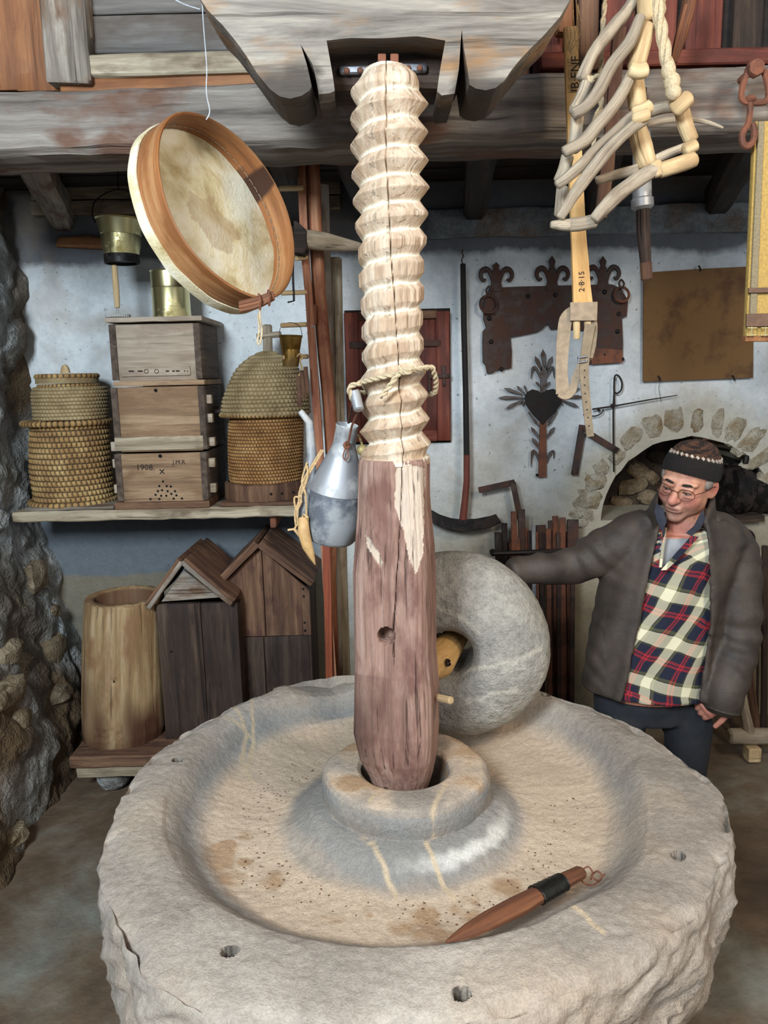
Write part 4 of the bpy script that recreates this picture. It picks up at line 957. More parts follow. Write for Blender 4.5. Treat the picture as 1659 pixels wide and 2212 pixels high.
for (ax_, ay_, r_) in [(208, 1580, 3), (215, 1591, 3), (223, 1583, 3), (229, 1596, 3), (241, 1582, 3), (242, 1592, 3), (248, 1602, 3.4), (258, 1588, 3), (262, 1600, 3), (209, 1594, 3), (247, 1473, 6)]:
    q = P(ax_, ay_, YL-.15); R_ = .157; xx = q.x-cx[0]; yy = -math.sqrt(max(0, R_*R_-xx*xx)); q = P(ax_, ay_, YL+yy); m = MB(); m.ball((q.x, YL+yy-.001, q.z), pxr(r_, YL), sy=.6, n=6); obj('bee_hole' if r_ < 5 else 'knot', m, M['black'] if r_ < 5 else M['dark_wood'], lt)
def gable(label, name, Yf, body, split, apex, el, er, roofm, bodym, lowm, depth, ped):
    x0, y0, x1, y1 = body; a, b = P(x0, y1, Yf), P(x1, y0, Yf); t = thing(name, label, 'hive', ((a.x+b.x)/2, Yf+depth/2, ZB), 'gable roofed hives')
    zb = ZB+.0
    ap = P(*apex, Yf); L_ = P(*el, Yf); R_ = P(*er, Yf)
    if split:
        zs2 = P(x0, split, Yf).z; cuts = [(zb, zs2-.003, lowm), (zs2, b.z, bodym)]
    else: cuts = [(zb, b.z, bodym)]
    for (za, zc, mt) in cuts:
        mid = a.x+(b.x-a.x)*random.uniform(.42, .55)
        for (xa, xb) in ((a.x, mid-.0015), (mid+.0015, b.x)):
            if zc == b.z and split:
                up = lambda x: min(ap.z-.02-(abs(x-ap.x))*(ap.z-L_.z)/(ap.x-L_.x), 9)
                pts = [(xa, Yf, za), (xb, Yf, za), (xb, Yf, up(xb))]
                if xa < ap.x < xb: pts.append((ap.x, Yf, up(ap.x)))
                pts.append((xa, Yf, up(xa))); m = MB(); m.prism(pts, (0, .025, 0), 'z', .002)
            else:
                m = MB(); m.box((xa, Yf, za), (xb, Yf+.025, zc), 'z', .002, 8)
            obj('front_plank', m, M[mt], t)
    for xx in (a.x+.004, b.x-.024): m = MB(); m.box((xx, Yf+.026, zb), (xx+.02, Yf+depth, b.z-.02), 'z', .002, 5); obj('side_plank', m, M[lowm], t)
    m = MB(); m.box((a.x+.02, Yf+depth-.02, zb), (b.x-.02, Yf+depth, b.z-.02), 'z', .002, 5); obj('back_plank', m, M[lowm], t)
    if ped:
        q = [P(*p, Yf-.004) for p in ped]; m = MB(); m.prism(q, (0, .02, 0), 'x', .002); obj('gable_board', m, M['grey_wood'], t)
    for (E, sx) in ((L_, -1), (R_, 1)):
        d = (E-ap); e0 = ap+Vector((0, 0, .004)); n_ = Vector((0, 1, 0)).cross(d).normalized(); n_ = n_ if n_.z > 0 else -n_
        p0 = ap+n_*.012+Vector((0, depth/2-.01, 0)); p1 = E+n_*.012+Vector((0, depth/2-.01, 0))
        m = MB(); m.bar(p0, p1, depth+.05, .02, side=(0, 1, 0), n=8, jit=.003); obj('roof_board', m, M[roofm], t)
        m = MB(); m.bar(ap+Vector((0, -.03, 0)), E+Vector((0, -.03, 0)), .022, .018, side=(0, 1, 0), n=6, jit=.002); obj('barge_board', m, M['grey_wood' if ped else 'hive_brown'], t)
    return t, a, b
g1, a, b = gable('dark plank hive with a weathered grey gable roof, next to the log hive', 'gabled_hive', 3.08, (358, 1302, 512, 1590), None, (397, 1210), (326, 1308), (503, 1300), 'hive_brown', 'hive_plank', 'hive_plank', .36, [(348, 1300), (397, 1232), (474, 1291)])
g2, a, b = gable('taller brown hive with studded front and steep gable roof below the shelf', 'gabled_hive', 3.2, (502, 1268, 668, 1570), 1376, (560, 1173), (470, 1263), (675, 1259), 'hive_brown', 'hive_brown', 'hive_plank', .34, None)
for (x, y) in [(507, 1275), (507, 1290), (512, 1352), (512, 1366), (655, 1272), (656, 1288), (658, 1345), (659, 1362), (370, 1407), (512, 1358)]:
    Yq = 3.2 if x > 500 else 3.08; m = MB(); m.ball(P(x, y, Yq-.001), .006, sy=.5, n=5); obj('nail', m, M['black_iron'], g2 if x > 500 else g1)

# ================================================================ poles and the peg rack
def pole(label, pts, w, mat, grp=None, flat=.8, sq=False, jit=.002, name='leaning_pole', cat='pole', extra=None):
    t = thing(name, label, cat, pts[-1], grp) if extra else None
    m = MB()
    if sq:
        for q in range(1): m.sweep(pts, lambda i: [(w/2, -w*flat/2), (w/2, w*flat/2), (-w/2, w*flat/2), (-w/2, -w*flat/2)], up=Vector((1, 0, 0)), jit=jit)
    else: m.tube(pts, w/2, 12, jit=jit, up=Vector((1, 0, 0)), flat=flat)
    if t: obj('shaft', m, mat, t); return t
    return single(name, m, mat, label, cat, grp)
def foot(p, Yb=None):
    return Vector((p.x, p.y if Yb is None else Yb, .0))
q = [P(650, 335, 2.92), P(658, 540, 2.9), P(668, 640, 2.9), P(678, 800, 2.88), P(690, 960, 2.87), P(705, 1250, 2.86)]; q.append(Vector((q[-1].x+.03, 2.85, 0)))
rack = pole('tall reddish square rack pole with short wooden pegs sticking out left', q, .028, M['pole_wood'], sq=True, name='peg_rack', cat='rack', extra=True)
for (x, y) in [(605, 407), (640, 558), (608, 633), (608, 703), (612, 772)]:
    m = MB(); m.tube([P(x, y, 2.84), P(665 if y > 500 else 652, y-2 if y > 500 else y-1, 2.9)], .0085 if y > 410 else .01, 8); obj('peg', m, M['stick_pale'], rack)
q = [P(675, 335, 2.94), P(681, 480, 2.93), P(690, 640, 2.93), P(700, 760, 2.92), P(712, 880, 2.92), P(718, 1000, 2.92), P(712, 1250, 2.91)]; q.append(Vector((q[-1].x, 2.9, 0)))
pole('thick round brown pole rising just right of the peg rack', q, .05, M['pole_wood'])
q = [P(697, 400, 3.02), P(703, 600, 3.02), P(709, 800, 3.02), P(716, 1000, 3.02), P(722, 1250, 3.0)]; q.append(Vector((q[-1].x, 3.0, 0)))
pole('grey weathered post behind the brown poles', q, .045, M['grey_wood'], name='grey_post', cat='post')
q = [P(722, 560, 3.1), P(728, 900, 3.1), P(735, 1250, 3.1)]; q.append(Vector((q[-1].x, 3.1, 0)))
pole('pale crooked post between the grey post and the red shutter', q, .06, M['light_board'], name='pale_post', cat='post')
q = [P(704, 1150, 2.84), P(708, 1300, 2.84), P(711, 1450, 2.84)]; q.append(Vector((q[-1].x, 2.83, 0)))
pole('red painted square leg below the zinc can', q, .027, M['pole_red'], sq=True, name='red_leg')
t = thing('long_knife', 'long thin knife hanging on the thick brown pole', 'knife', P(680, 700, 2.88))
m = MB(); m.tube([P(676, 660, 2.895), P(676, 700, 2.89)], .013, 10, flat=.5); obj('handle', m, M['wedge_wood'], t)
m = MB(); m.prism(poly_px([(673, 703), (681, 703), (687, 800), (692, 850), (690, 868), (682, 862), (678, 800)], 2.88), (0, .004, 0), 'z'); obj('blade', m, M['blade'], t)
t = thing('wooden_mallet', 'big wooden mallet with dark block head lying across the poles', 'mallet', P(660, 520, 2.84))
m = MB(); a, b = P(634, 548, 2.82), P(662, 482, 2.82); m.prism([P(634, 477, 2.8), P(640, 476, 2.8), P(661, 496, 2.8), P(663, 532, 2.8), P(655, 549, 2.8), P(634, 546, 2.8)], (0, .09, 0), 'x', .003); obj('head', m, M['dark_wood'], t)
m = MB(); m.tube([P(660, 517, 2.84), P(700, 522, 2.84), P(740, 528, 2.83), P(778, 533, 2.82)], [.034, .033, .024, .013], 14, jit=.002); obj('handle', m, M['light_board'], t)
m = MB(); m.tube([P(632, 540, 2.86), P(633, 600, 2.86), P(635, 650, 2.86), P(622, 653, 2.84)], [.005, .004, .004, .003], 6); single('iron_hook', m, M['black_iron'], 'thin black iron hook bar hanging just right of the drum', 'hook')
t, a, b, rt_, rb = bucket('small_brass_bucket', 'small dull brass bucket hanging from a peg of the rack', 2.86, 726, 792, (603, 653), (612, 645), M['brass_dark'])
m = MB(); m.tube([a+Vector((-rt_, 0, -.002)), a+Vector((-rt_*.8, 0, .035)), a+Vector((0, 0, .048)), a+Vector((rt_*.8, 0, .035)), a+Vector((rt_, 0, -.002))], .0012, 5, sm=4); obj('wire_handle', m, M['iron'], t)
t = thing('wooden_tags', 'bundle of small wooden slips tied to the lowest rack peg', 'tag bundle', P(650, 880, 2.83))
m = MB(); m.tube([P(642, 770, 2.83), P(648, 764, 2.82), P(654, 772, 2.83), P(648, 780, 2.82), P(652, 795, 2.83), P(646, 812, 2.83)], .0035, 6, sm=3); obj('cord', m, M['string'], t)
for (x0, y0, x1, y1) in [(644, 812, 648, 878), (652, 800, 658, 860), (660, 792, 664, 850)]: m = MB(); m.bar(P(x0, y0, 2.83), P(x1, y1, 2.83), .016, .006, side=(1, 0, 0), n=3); obj('slip', m, M['hive_brown'], t)

# ================================================================ zinc can hanging on the screw
YC2 = 1.975; s_ = (P(800, 1050, YC2)-P(700, 1050, YC2)).length/100
cb, ct = P(714, 1166, YC2), P(750, 918, YC2-.05); ax = (ct-cb); Lc = ax.length; ax.normalize()
can = thing('zinc_can', 'dented grey zinc can with long bent spout hanging on the left side of the screw', 'can', cb)
u_ = Lc/251
m = MB(); m.lathe(cb, ax, [(.001, 2*u_), (.048, 0), (.060, 3*u_), (.068, 12*u_), (.0735, 50*u_), (.073, 112*u_)], 64, fun=lambda R, h, th, i: (R*(1+.02*noise.noise(Vector((math.cos(th)*2, math.sin(th)*2, h*20)))), h)); obj('lower_body', m, M['zinc_low'], can, 60)
m = MB(); m.lathe(cb, ax, [(.0725, 111*u_), (.0755, 114*u_), (.074, 118*u_), (.065, 140*u_), (.048, 170*u_), (.034, 198*u_), (.030, 206*u_), (.0285, 214*u_), (.0275, 246*u_), (.029, 250*u_), (.028, 252*u_), (.026, 249*u_), (.026, 215*u_), (.01, 206*u_)], 64); obj('shoulder', m, M['zinc'], can, 40)
m = MB(); m.tube([P(658, 1140, YC2-.02), P(661, 1070, YC2-.03), P(674, 985, YC2-.04), P(668, 912, YC2-.045), P(649, 889, YC2-.05)], [.017, .017, .013, .0095, .0075], 14); obj('spout', m, M['zinc'], can, 50)
gp = [P(766, 848, 1.81), P(775, 884, 1.79)]
m = MB(); m.tube([P(751, 963, YC2-.078), P(760, 920, 1.86), gp[1], gp[0], P(760, 872, 1.88), P(752, 915, YC2-.02)], .0028, 7); obj('wire_bail', m, M['rust'], can)
m = MB(); m.tube(gp, .0125, 12); obj('grip', m, M['zinc'], can)
m = MB(); m.tube([P(749, 955, YC2-.075), P(744, 962, YC2-.082), P(749, 968, YC2-.08), P(754, 962, YC2-.075)], .004, 6, closed=True, sm=2); m.tube([P(748, 966, YC2-.08), P(741, 985, YC2-.088), P(746, 994, YC2-.09), P(752, 985, YC2-.086)], .0018, 5, closed=True, sm=3); obj('eyelet', m, M['rust'], can)
def strands(name, label, cat, paths, r, mat, n=2, tw=9, grp=None, parent=None):
    m = MB()
    for pts in paths:
        p, _ = smooth_path([Vector(q) for q in pts], [r]*len(pts), 8)
        L = 0; acc = [0]
        for i in range(1, len(p)): L += (p[i]-p[i-1]).length; acc.append(L)
        pr = None
        for k in range(n):
            out = []
            for i, q in enumerate(p):
                d = (p[min(i+1, len(p)-1)]-p[max(i-1, 0)]).normalized(); a, b, _ = frame(d, Vector((.2, -1, .3)))
                f = acc[i]*tw/r*.12+2*PI*k/n; out.append(q+(a*math.cos(f)+b*math.sin(f))*r*.52)
            m.tube(out, r*.62, 6)
    if parent: return obj(name, m, mat, parent)
    return single(name, m, mat, label, cat, grp)
def ring_on_screw(y0, y1, Rr, a0, a1, n=14):
    out = []
    for i in range(n+1):
        q = i/n; th = math.radians(a0+(a1-a0)*q); y = y0+(y1-y0)*q; out.append(Vector((.031+Rr*math.cos(th), YC+Rr*math.sin(th), zof(y))))
    return out
ra = [gp[0]+Vector((-.004, 0, -.02)), gp[0]+Vector((-.012, -.012, .012)), gp[0]+Vector((.012, -.01, .02))]+ring_on_screw(825, 798, .094, -150, -50, 6)+ring_on_screw(796, 850, .10, -30, 12, 5)+ring_on_screw(856, 845, .09, 30, 190, 8)+[gp[0]+Vector((-.01, .02, -.01))]
rb_ = [P(868, 800, 1.76), P(850, 822, 1.757), P(836, 842, 1.758), P(822, 858, 1.755)]
strands('tying_rope', 'pale rope looped around the lower screw thread holding the can', 'rope', [ra, rb_, [P(862, 792, 1.757), P(875, 800, 1.752), P(890, 795, 1.757), P(878, 806, 1.753), P(866, 800, 1.756)]], .0062, M['rope'])
t = thing('horn_on_strings', 'pointed horn tip tied with raw strings round the can spout', 'horn', P(660, 1160, 1.93))
m = MB(); Yh = 1.918
for o_ in (-3, 2): m.tube([P(697+o_, 972, 1.93), P(680+o_, 1000, Yh), P(662+o_, 1030, Yh), P(650+o_, 1062, Yh), P(648+o_, 1085, Yh), P(640+o_, 1105, Yh), P(642+o_, 1135, Yh)], .0026, 6, sm=4)
m.tube([P(663, 1000, Yh), P(652, 1040, Yh), P(660, 1068, Yh-.01), P(662, 1115, Yh)], .0026, 6, sm=4); m.tube([P(662, 1000, 1.925), P(664, 1030, Yh-.01), P(650, 1070, Yh), P(636, 1075, Yh), P(640, 1100, Yh), P(652, 1082, Yh)], .0026, 6, sm=4)
m.tube([P(642, 1133, Yh), P(636, 1143, Yh), P(622, 1145, Yh)], .003, 6); m.tube([P(636, 1143, Yh), P(648, 1158, Yh)], .0045, 6)
m.tube([P(656, 1112, Yh), P(664, 1118, Yh-.012), P(662, 1128, Yh), P(652, 1126, Yh-.008)], .004, 6, closed=True, sm=2); obj('strings', m, M['string'], t)
m = MB(); m.tube([P(656, 1120, Yh-.005), P(656, 1150, Yh-.01), P(664, 1180, Yh-.01), P(673, 1200, Yh-.01), P(681, 1219, Yh-.01)], [.012, .0155, .0135, .009, .002], 10, jit=.002, flat=.6); obj('horn_tip', m, M['bone'], t)
m = MB(); m.ball(P(782, 972, 2.85), .021, n=9); m.tube([P(782, 960, 2.85), P(775, 940, 2.9), P(742, 936, 3.07)], .004, 6); single('small_bell', m, M['brass'], 'small round shiny brass bell half hidden behind the screw', 'bell')

# ================================================================ wooden wedge lying in the mill
w0, w1 = PZ(963, 2036, .668), PZ(1256, 1884, .632); dv = (w1-w0); sd = dv.cross(Vector((0, 0, 1))).normalized()
wt = thing('wooden_wedge', 'pointed rusty-brown wooden handle wrapped in black tape lying in the mill', 'wedge', (w0+w1)/2-Vector((0, 0, .02)))
m = MB(); m.sweep([w0+dv*q for q in (0, .05, .15, .3, .5, .6, .8, .98, 1)], lambda i: [(h_*math.cos(f), wd*math.sin(f)) for (wd, h_) in [[(.002, .003), (.008, .006), (.017, .011), (.023, .014), (.024, .015), (.022, .0155), (.019, .015), (.017, .014), (.014, .011)][i]] for f in [k*2*PI/10 for k in range(10)]], up=Vector((0, 0, 1)), jit=.002); obj('shaft', m, M['wedge_wood'], wt, 35)
m = MB(); pr_ = [(.021, .0235), (.0205, .0245)]
m.sweep([w0+dv*q for q in (.63, .635, .65, .665, .68, .70, .72, .74, .76, .78, .80, .82, .83, .835)], lambda i: [((.0175+.001*(i % 2))*math.cos(f), (.0245-.0003*i+.0012*(i % 2))*math.sin(f)) for f in [k*2*PI/14 for k in range(14)]], up=Vector((0, 0, 1))); obj('tape_wrap', m, M['tape'], wt, 30)
m = MB(); Z_ = .63; m.tube([PZ(1250, 1888, Z_), PZ(1262, 1908, .61), PZ(1282, 1912, .60), PZ(1300, 1895, .61), PZ(1290, 1882, .62), PZ(1278, 1892, .62), PZ(1292, 1902, .615), PZ(1306, 1888, .62)], .0022, 5, sm=5); m.tube([PZ(1256, 1880, Z_), PZ(1270, 1872, .64), PZ(1280, 1885, .63), PZ(1276, 1900, .61)], .002, 5, sm=4); obj('wire_loop', m, M['rust'], wt)
# ================================================================ things on the back wall
YH = 3.575
def px_tube(m, pts, Y, r, n=6, **k): m.tube([P(x, y, Y) for x, y in pts], r, n, **k)
# wooden shutter in the wall
sh = thing('wooden_shutter', 'small red-brown plank shutter with iron straps behind the wooden screw', 'shutter', P(860, 958, YH-.02))
def sbox(name, x0, y0, x1, y1, Y0, Y1, mat, par, g='z'):
    a, b = P(x0, y1, Y0), P(x1, y0, Y0); xm = (x0+x1)/2; a.z = P(xm, y1, Y0).z; b.z = P(xm, y0, Y0).z; m = MB(); m.box((a.x, Y0, a.z), (b.x, Y1, b.z), g, .0015, 5); return obj(name, m, M[mat], par)
sbox('backing', 752, 668, 972, 958, 3.594, 3.606, 'black_wood', sh)
for (x0, x1) in [(775, 818), (820, 862), (864, 905), (907, 943)]: sbox('plank', x0, 690, x1, 935, 3.565, 3.59, 'red_wood', sh)
sbox('stile', 751, 675, 773, 955, 3.552, 3.6, 'red_wood', sh); sbox('stile', 945, 672, 971, 952, 3.552, 3.6, 'red_wood', sh)
sbox('rail', 774, 672, 944, 690, 3.555, 3.6, 'hive_brown', sh, 'x'); sbox('rail', 774, 930, 944, 955, 3.555, 3.6, 'red_wood', sh, 'x')
for (x0, y0, x1, y1) in [(755, 738, 790, 752), (895, 735, 952, 748)]: sbox('strap', x0, y0, x1, y1, 3.546, 3.556, 'iron', sh, 'x')
sbox('latch', 925, 808, 972, 817, 3.54, 3.552, 'iron', sh, 'x'); sbox('latch', 956, 790, 962, 835, 3.545, 3.552, 'iron', sh); sbox('knob', 925, 800, 930, 850, 3.545, 3.56, 'iron', sh)
# long handled iron with crescent blade
cr = thing('crescent_blade_tool', 'long straight handle hung on wall ending in a dark curved blade', 'tool', P(1000, 1140, 3.5))
m = MB(); px_tube(m, [(1000, 571), (1002, 700), (1006, 850), (1008, 985)], 3.52, [.012, .013, .013, .014], 10); obj('handle', m, M['black_wood'], cr)
m = MB(); px_tube(m, [(1008, 984), (1008, 1040), (1004, 1085), (1000, 1122)], 3.515, [.0145, .0145, .016, .018], 10); obj('red_socket', m, M['red_wood'], cr)
m = MB(); m.prism(poly_px([(925, 1098), (950, 1112), (975, 1120), (1000, 1123), (1030, 1121), (1060, 1115), (1072, 1111), (1084, 1130), (1060, 1140), (1030, 1145), (1008, 1149), (985, 1147), (955, 1140), (925, 1126)], 3.5), (0, .012, 0), 'x', .003); obj('blade', m, M['black_iron'], cr)
m = MB(); px_tube(m, [(1000, 572), (997, 562), (1001, 553), (998, 545), (1000, 540)], 3.53, .003); obj('hanging_hook', m, M['iron'], cr)
# lock plate with three lilies
lp = thing('lily_lock_plate', 'large rusted iron lock plate topped by three forged lilies', 'lock plate', P(1200, 800, YH))
pl = [(1062, 626), (1071, 621), (1120, 619), (1200, 617), (1322, 614), (1340, 622), (1348, 634), (1357, 650), (1354, 684), (1344, 687), (1346, 740), (1345, 783), (1310, 786), (1272, 787), (1271, 750), (1262, 714), (1240, 712), (1206, 711), (1190, 712), (1183, 699), (1171, 712), (1160, 718), (1141, 722), (1120, 726), (1103, 729), (1106, 760), (1105, 796), (1092, 797), (1086, 800), (1078, 797), (1066, 806), (1052, 807), (1049, 790), (1043, 783), (1042, 740), (1043, 716), (1050, 708), (1044, 690), (1046, 650)]
m = MB(); m.prism(poly_px(pl, YH), (0, .012, 0), 'x', .002); obj('plate', m, M['iron'], lp, 30)
m = MB(); m.prism(poly_px([(1276, 750), (1345, 756), (1345, 783), (1278, 787)], YH-.008), (0, .007, 0), 'x', .001); obj('overlay_strap', m, M['rust'], lp)
def leaf(m, b, t, w, Y, th=.008, tipk=.7):
    b = Vector(b); t = Vector(t); d = (t-b); n = Vector((-d.y, d.x)).normalized()*w/2
    q = [b-n*.45, b+d*tipk-n, t, b+d*tipk+n, b+n*.45]; m.prism([P(p.x, p.y, Y) for p in q], (0, th, 0), 'z', .0015)
for (cx, ty, by) in [(1072, 566, 622), (1193, 552, 620), (1303, 553, 618)]:
    m = MB(); leaf(m, (cx, by-38), (cx, ty), 15, YH-.006, .012, .62)
    m.prism(poly_px([(cx-7, by-42), (cx+7, by-42), (cx+9, by-22), (cx+14, by+8), (cx-14, by+8), (cx-9, by-22)], YH-.004), (0, .010, 0), 'z', .001)
    for s in (-1, 1): px_tube(m, [(cx+s*7, by-12), (cx+s*12, by-30), (cx+s*20, by-41), (cx+s*30, by-38), (cx+s*34, by-27), (cx+s*29, by-16), (cx+s*23, by-19)], YH, [.008, .010, .011, .011, .0095, .008, .0055], 8, flat=.6, sm=4)
    obj('lily', m, M['iron'], lp, 40)
for (x, y) in [(1141, 640), (1200, 637), (1306, 631), (1057, 688), (1061, 738), (1083, 798), (1337, 678), (1334, 716), (1344, 776), (1305, 766)]:
    m = MB(); m.ball(P(x, y, YH-.002), .0105, sy=.7, n=6); obj('stud', m, M['black_iron'], lp)
def hring(name, cx, cy, r, Y, mat, par, w=.006):
    m = MB(); c = P(cx, cy, Y); R = pxr(r, Y); m.tube([c+Vector((math.cos(f)*R, .01*math.sin(f), math.sin(f)*R)) for f in [k*PI/12 for k in range(24)]], w, 8, closed=True); return obj(name, m, M[mat], par)
hring('pull_ring', 1056, 657, 18, YH-.02, 'iron', lp, .0065); hring('pull_ring', 1343, 636, 15, YH-.02, 'rust', lp, .006)
m = MB(); px_tube(m, [(1056, 618), (1050, 628), (1056, 640), (1061, 628), (1056, 618)], YH-.015, .0045, sm=2); px_tube(m, [(1342, 604), (1337, 612), (1343, 624), (1348, 612), (1342, 604)], YH-.015, .0045, sm=2); obj('staple', m, M['iron'], lp)
# heart cross
hc = thing('forged_heart_cross', 'wrought iron heart with leafy cross arms hanging under the lock plate', 'ornament', P(1172, 1032, YH))
m = MB(); m.prism(poly_px([(1171, 852), (1163, 844), (1150, 841), (1139, 847), (1133, 860), (1136, 874), (1145, 888), (1158, 903), (1173, 918), (1188, 902), (1202, 888), (1212, 873), (1214, 858), (1208, 845), (1195, 840), (1182, 843)], YH-.012), (0, .008, 0), 'z', .002); obj('heart', m, M['black_iron'], hc)
m = MB(); m.prism(poly_px([(1166, 912), (1180, 912), (1181, 1031), (1163, 1031)], YH-.006), (0, .010, 0), 'z', .001); obj('stem', m, M['rust'], hc); m = MB(); m.prism(poly_px([(1168, 790), (1183, 790), (1179, 848), (1167, 848)], YH-.004), (0, .008, 0), 'z', .001); obj('stem', m, M['forged_grey'], hc)
m = MB()
for (b, t, w) in [((1176, 795), (1173, 754), 11), ((1170, 800), (1156, 769), 9), ((1180, 800), (1194, 769), 9), ((1168, 836), (1157, 824), 5), ((1180, 836), (1189, 824), 5), ((1130, 859), (1075, 859), 8), ((1128, 852), (1088, 838), 8), ((1130, 864), (1092, 884), 8), ((1134, 852), (1116, 833), 6), ((1138, 848), (1133, 832), 5), ((1132, 866), (1128, 876), 5), ((1214, 858), (1264, 857), 8), ((1214, 852), (1254, 838), 8), ((1212, 864), (1252, 880), 8), ((1210, 866), (1216, 876), 5), ((1166, 948), (1147, 922), 8), ((1180, 948), (1199, 922), 8), ((1166, 970), (1149, 945), 9), ((1142, 890), (1165, 922), 7), ((1204, 888), (1182, 922), 7)]: leaf(m, b, t, w, YH-.004)
for pts in [[(1167, 815), (1158, 797), (1151, 795), (1147, 818)], [(1180, 815), (1189, 797), (1195, 795), (1197, 816)], [(1166, 1000), (1158, 980), (1150, 975), (1147, 1008)], [(1180, 1000), (1188, 980), (1196, 975), (1196, 990)]]: px_tube(m, pts, YH-.001, [.005, .007, .006, .002], 6, sm=3, flat=.6)
obj('forged_leaves', m, M['forged_grey'], hc, 30)
m = MB(); m.ball(P(1160, 1026, YH), .007, n=5); obj('nail', m, M['black_iron'], hc)
# branding iron with spring and crossing rod
m = MB(); px_tube(m, [(1326, 1019), (1325, 940), (1325, 880), (1327, 850), (1333, 850), (1342, 842), (1343, 825), (1335, 811), (1327, 818), (1327, 878)], YH-.01, .0042, sm=3)
px_tube(m, [(1280, 884), (1322, 878), (1400, 864), (1463, 854)], YH-.015, [.004, .004, .003, .002]); m.ball(P(1323, 877, YH-.012), .011, n=6); px_tube(m, [(1260, 896), (1285, 899), (1300, 892), (1303, 884)], YH-.01, .003, sm=3); m.ball(P(1293, 885, YH-.01), .008, n=5)
single('iron_crossed_rods', m, M['black_iron'], 'thin iron rod with loop crossed by a long thin pointed rod', 'rod tool')
m = MB(); m.bar(P(1259, 918, YH-.008), P(1241, 1026, YH-.008), .034, .008, side=(1, 0, 0)); m.bar(P(1262, 930, YH-.012), P(1334, 974, YH-.012), .028, .008, side=(.4, 0, .9)); m.ball(P(1262, 928, YH-.015), .009, n=5)
single('flat_iron_hinge', m, M['iron'], 'two flat rusty iron bars joined like a hinge, right of the heart cross', 'hinge')
m = MB(); m.bar(P(1034, 1059, 3.53), P(1112, 1042, 3.53), .028, .01, side=(0, 0, 1)); m.bar(P(1108, 1042, 3.53), P(1136, 1185, 3.52), .026, .01, side=(1, 0, 0)); single('iron_square', m, M['iron'], 'rusty L-shaped iron square above the bundle of iron bars', 'set square')
sp = thing('rusty_sheet', 'square rust-brown iron sheet nailed to the wall above the man', 'iron sheet', P(1508, 824, YH))
m = MB(); q = poly_px([(1390, 589), (1508, 581), (1627, 575), (1628, 700), (1627, 816), (1389, 825)], YH-.005); m.prism(q, (0, .008, 0), 'z', .001); obj('sheet', m, M['rust_sheet'], sp, 20)
m = MB(); 
for (x, y) in [(1512, 578), (1425, 816), (1585, 815)]: px_tube(m, [(x-3, y-4), (x, y), (x+2, y+7)], YH-.012, .004)
px_tube(m, [(1425, 818), (1423, 840), (1428, 868)], YH-.012, .0012); obj('nail', m, M['black_iron'], sp)
# bundle of iron bars leaning on the wall
for k, (x, y, w, dx, mat) in enumerate([(1076, 1150, 15, 4, 'black_iron'), (1089, 1130, 13, 3, 'black_iron'), (1086, 1190, 12, 0, 'iron'), (1110, 1104, 13, 2, 'rust'), (1126, 1100, 15, 6, 'iron'), (1101, 1172, 14, 0, 'rust'), (1118, 1162, 10, 10, 'rust'), (1135, 1140, 8, 2, 'rust'), (1143, 1146, 9, 1, 'iron'), (1152, 1135, 8, 2, 'zinc_low'), (1158, 1150, 9, 1, 'rust'), (1168, 1134, 22, 2, 'iron'), (1184, 1142, 11, 2, 'rust'), (1188, 1124, 9, 3, 'iron'), (1200, 1114, 13, 1, 'rust'), (1206, 1150, 9, -1, 'iron'), (1215, 1118, 14, 0, 'rust'), (1224, 1148, 9, -3, 'rust'), (1237, 1122, 24, -4, 'iron'), (1232, 1165, 10, 0, 'rust')]):
    Yb = 3.40+.022*(k % 3)+.012*(k % 2); T = P(x, y, Yb+.04); Bz = Vector((T.x+pxr(dx, 3.4), Yb-.06, .0)); m = MB()
    wd = pxr(w, 3.45); t_ = .012 if w < 20 else .018
    if w >= 20: m.bar(T, T+(Bz-T)*.13, wd, t_, side=(1, 0, 0), n=4, jit=.002); m.bar(T+(Bz-T)*.10, Bz, wd*.45, .012, side=(1, 0, 0), n=8, jit=.002)
    else: m.bar(T, Bz, wd, t_, side=(1, 0, 0), n=10, jit=.003)
    where = ['leftmost and black', 'second from left, black', 'short and dark, at the left edge', 'tall and rusty, behind the iron square', 'tall dark, under the iron square', 'short rusty, left of centre', 'rusty and leaning, left of centre', 'narrow and rusty, in the middle left', 'narrow and dark, in the middle', 'thin and blue-grey, in the middle', 'narrow rusty, just right of the blue-grey one', 'wide and flat dark topped, in the middle', 'rusty, right beside the wide dark one', 'narrow, dark, right of centre', 'tall and rusty, right of centre', 'short and dark, right of centre', 'pale rusty and tall, on the right', 'short and rusty, near the right end', 'with a broad dark head, rightmost', 'short rusty, under the broad dark head'][k]
    single('iron_bar', m, M[mat], 'iron bar in the bundle behind the millstone, '+where, 'iron bar', 'iron bars leaning on the wall')
m = MB(); px_tube(m, [(1062, 1196), (1130, 1194), (1215, 1190)], 3.33, .012, 8); px_tube(m, [(1064, 1196), (1063, 1188)], 3.33, .012, 8); single('holding_rail', m, M['black_iron'], 'dark horizontal iron rail in front of the bundle of bars', 'rail')
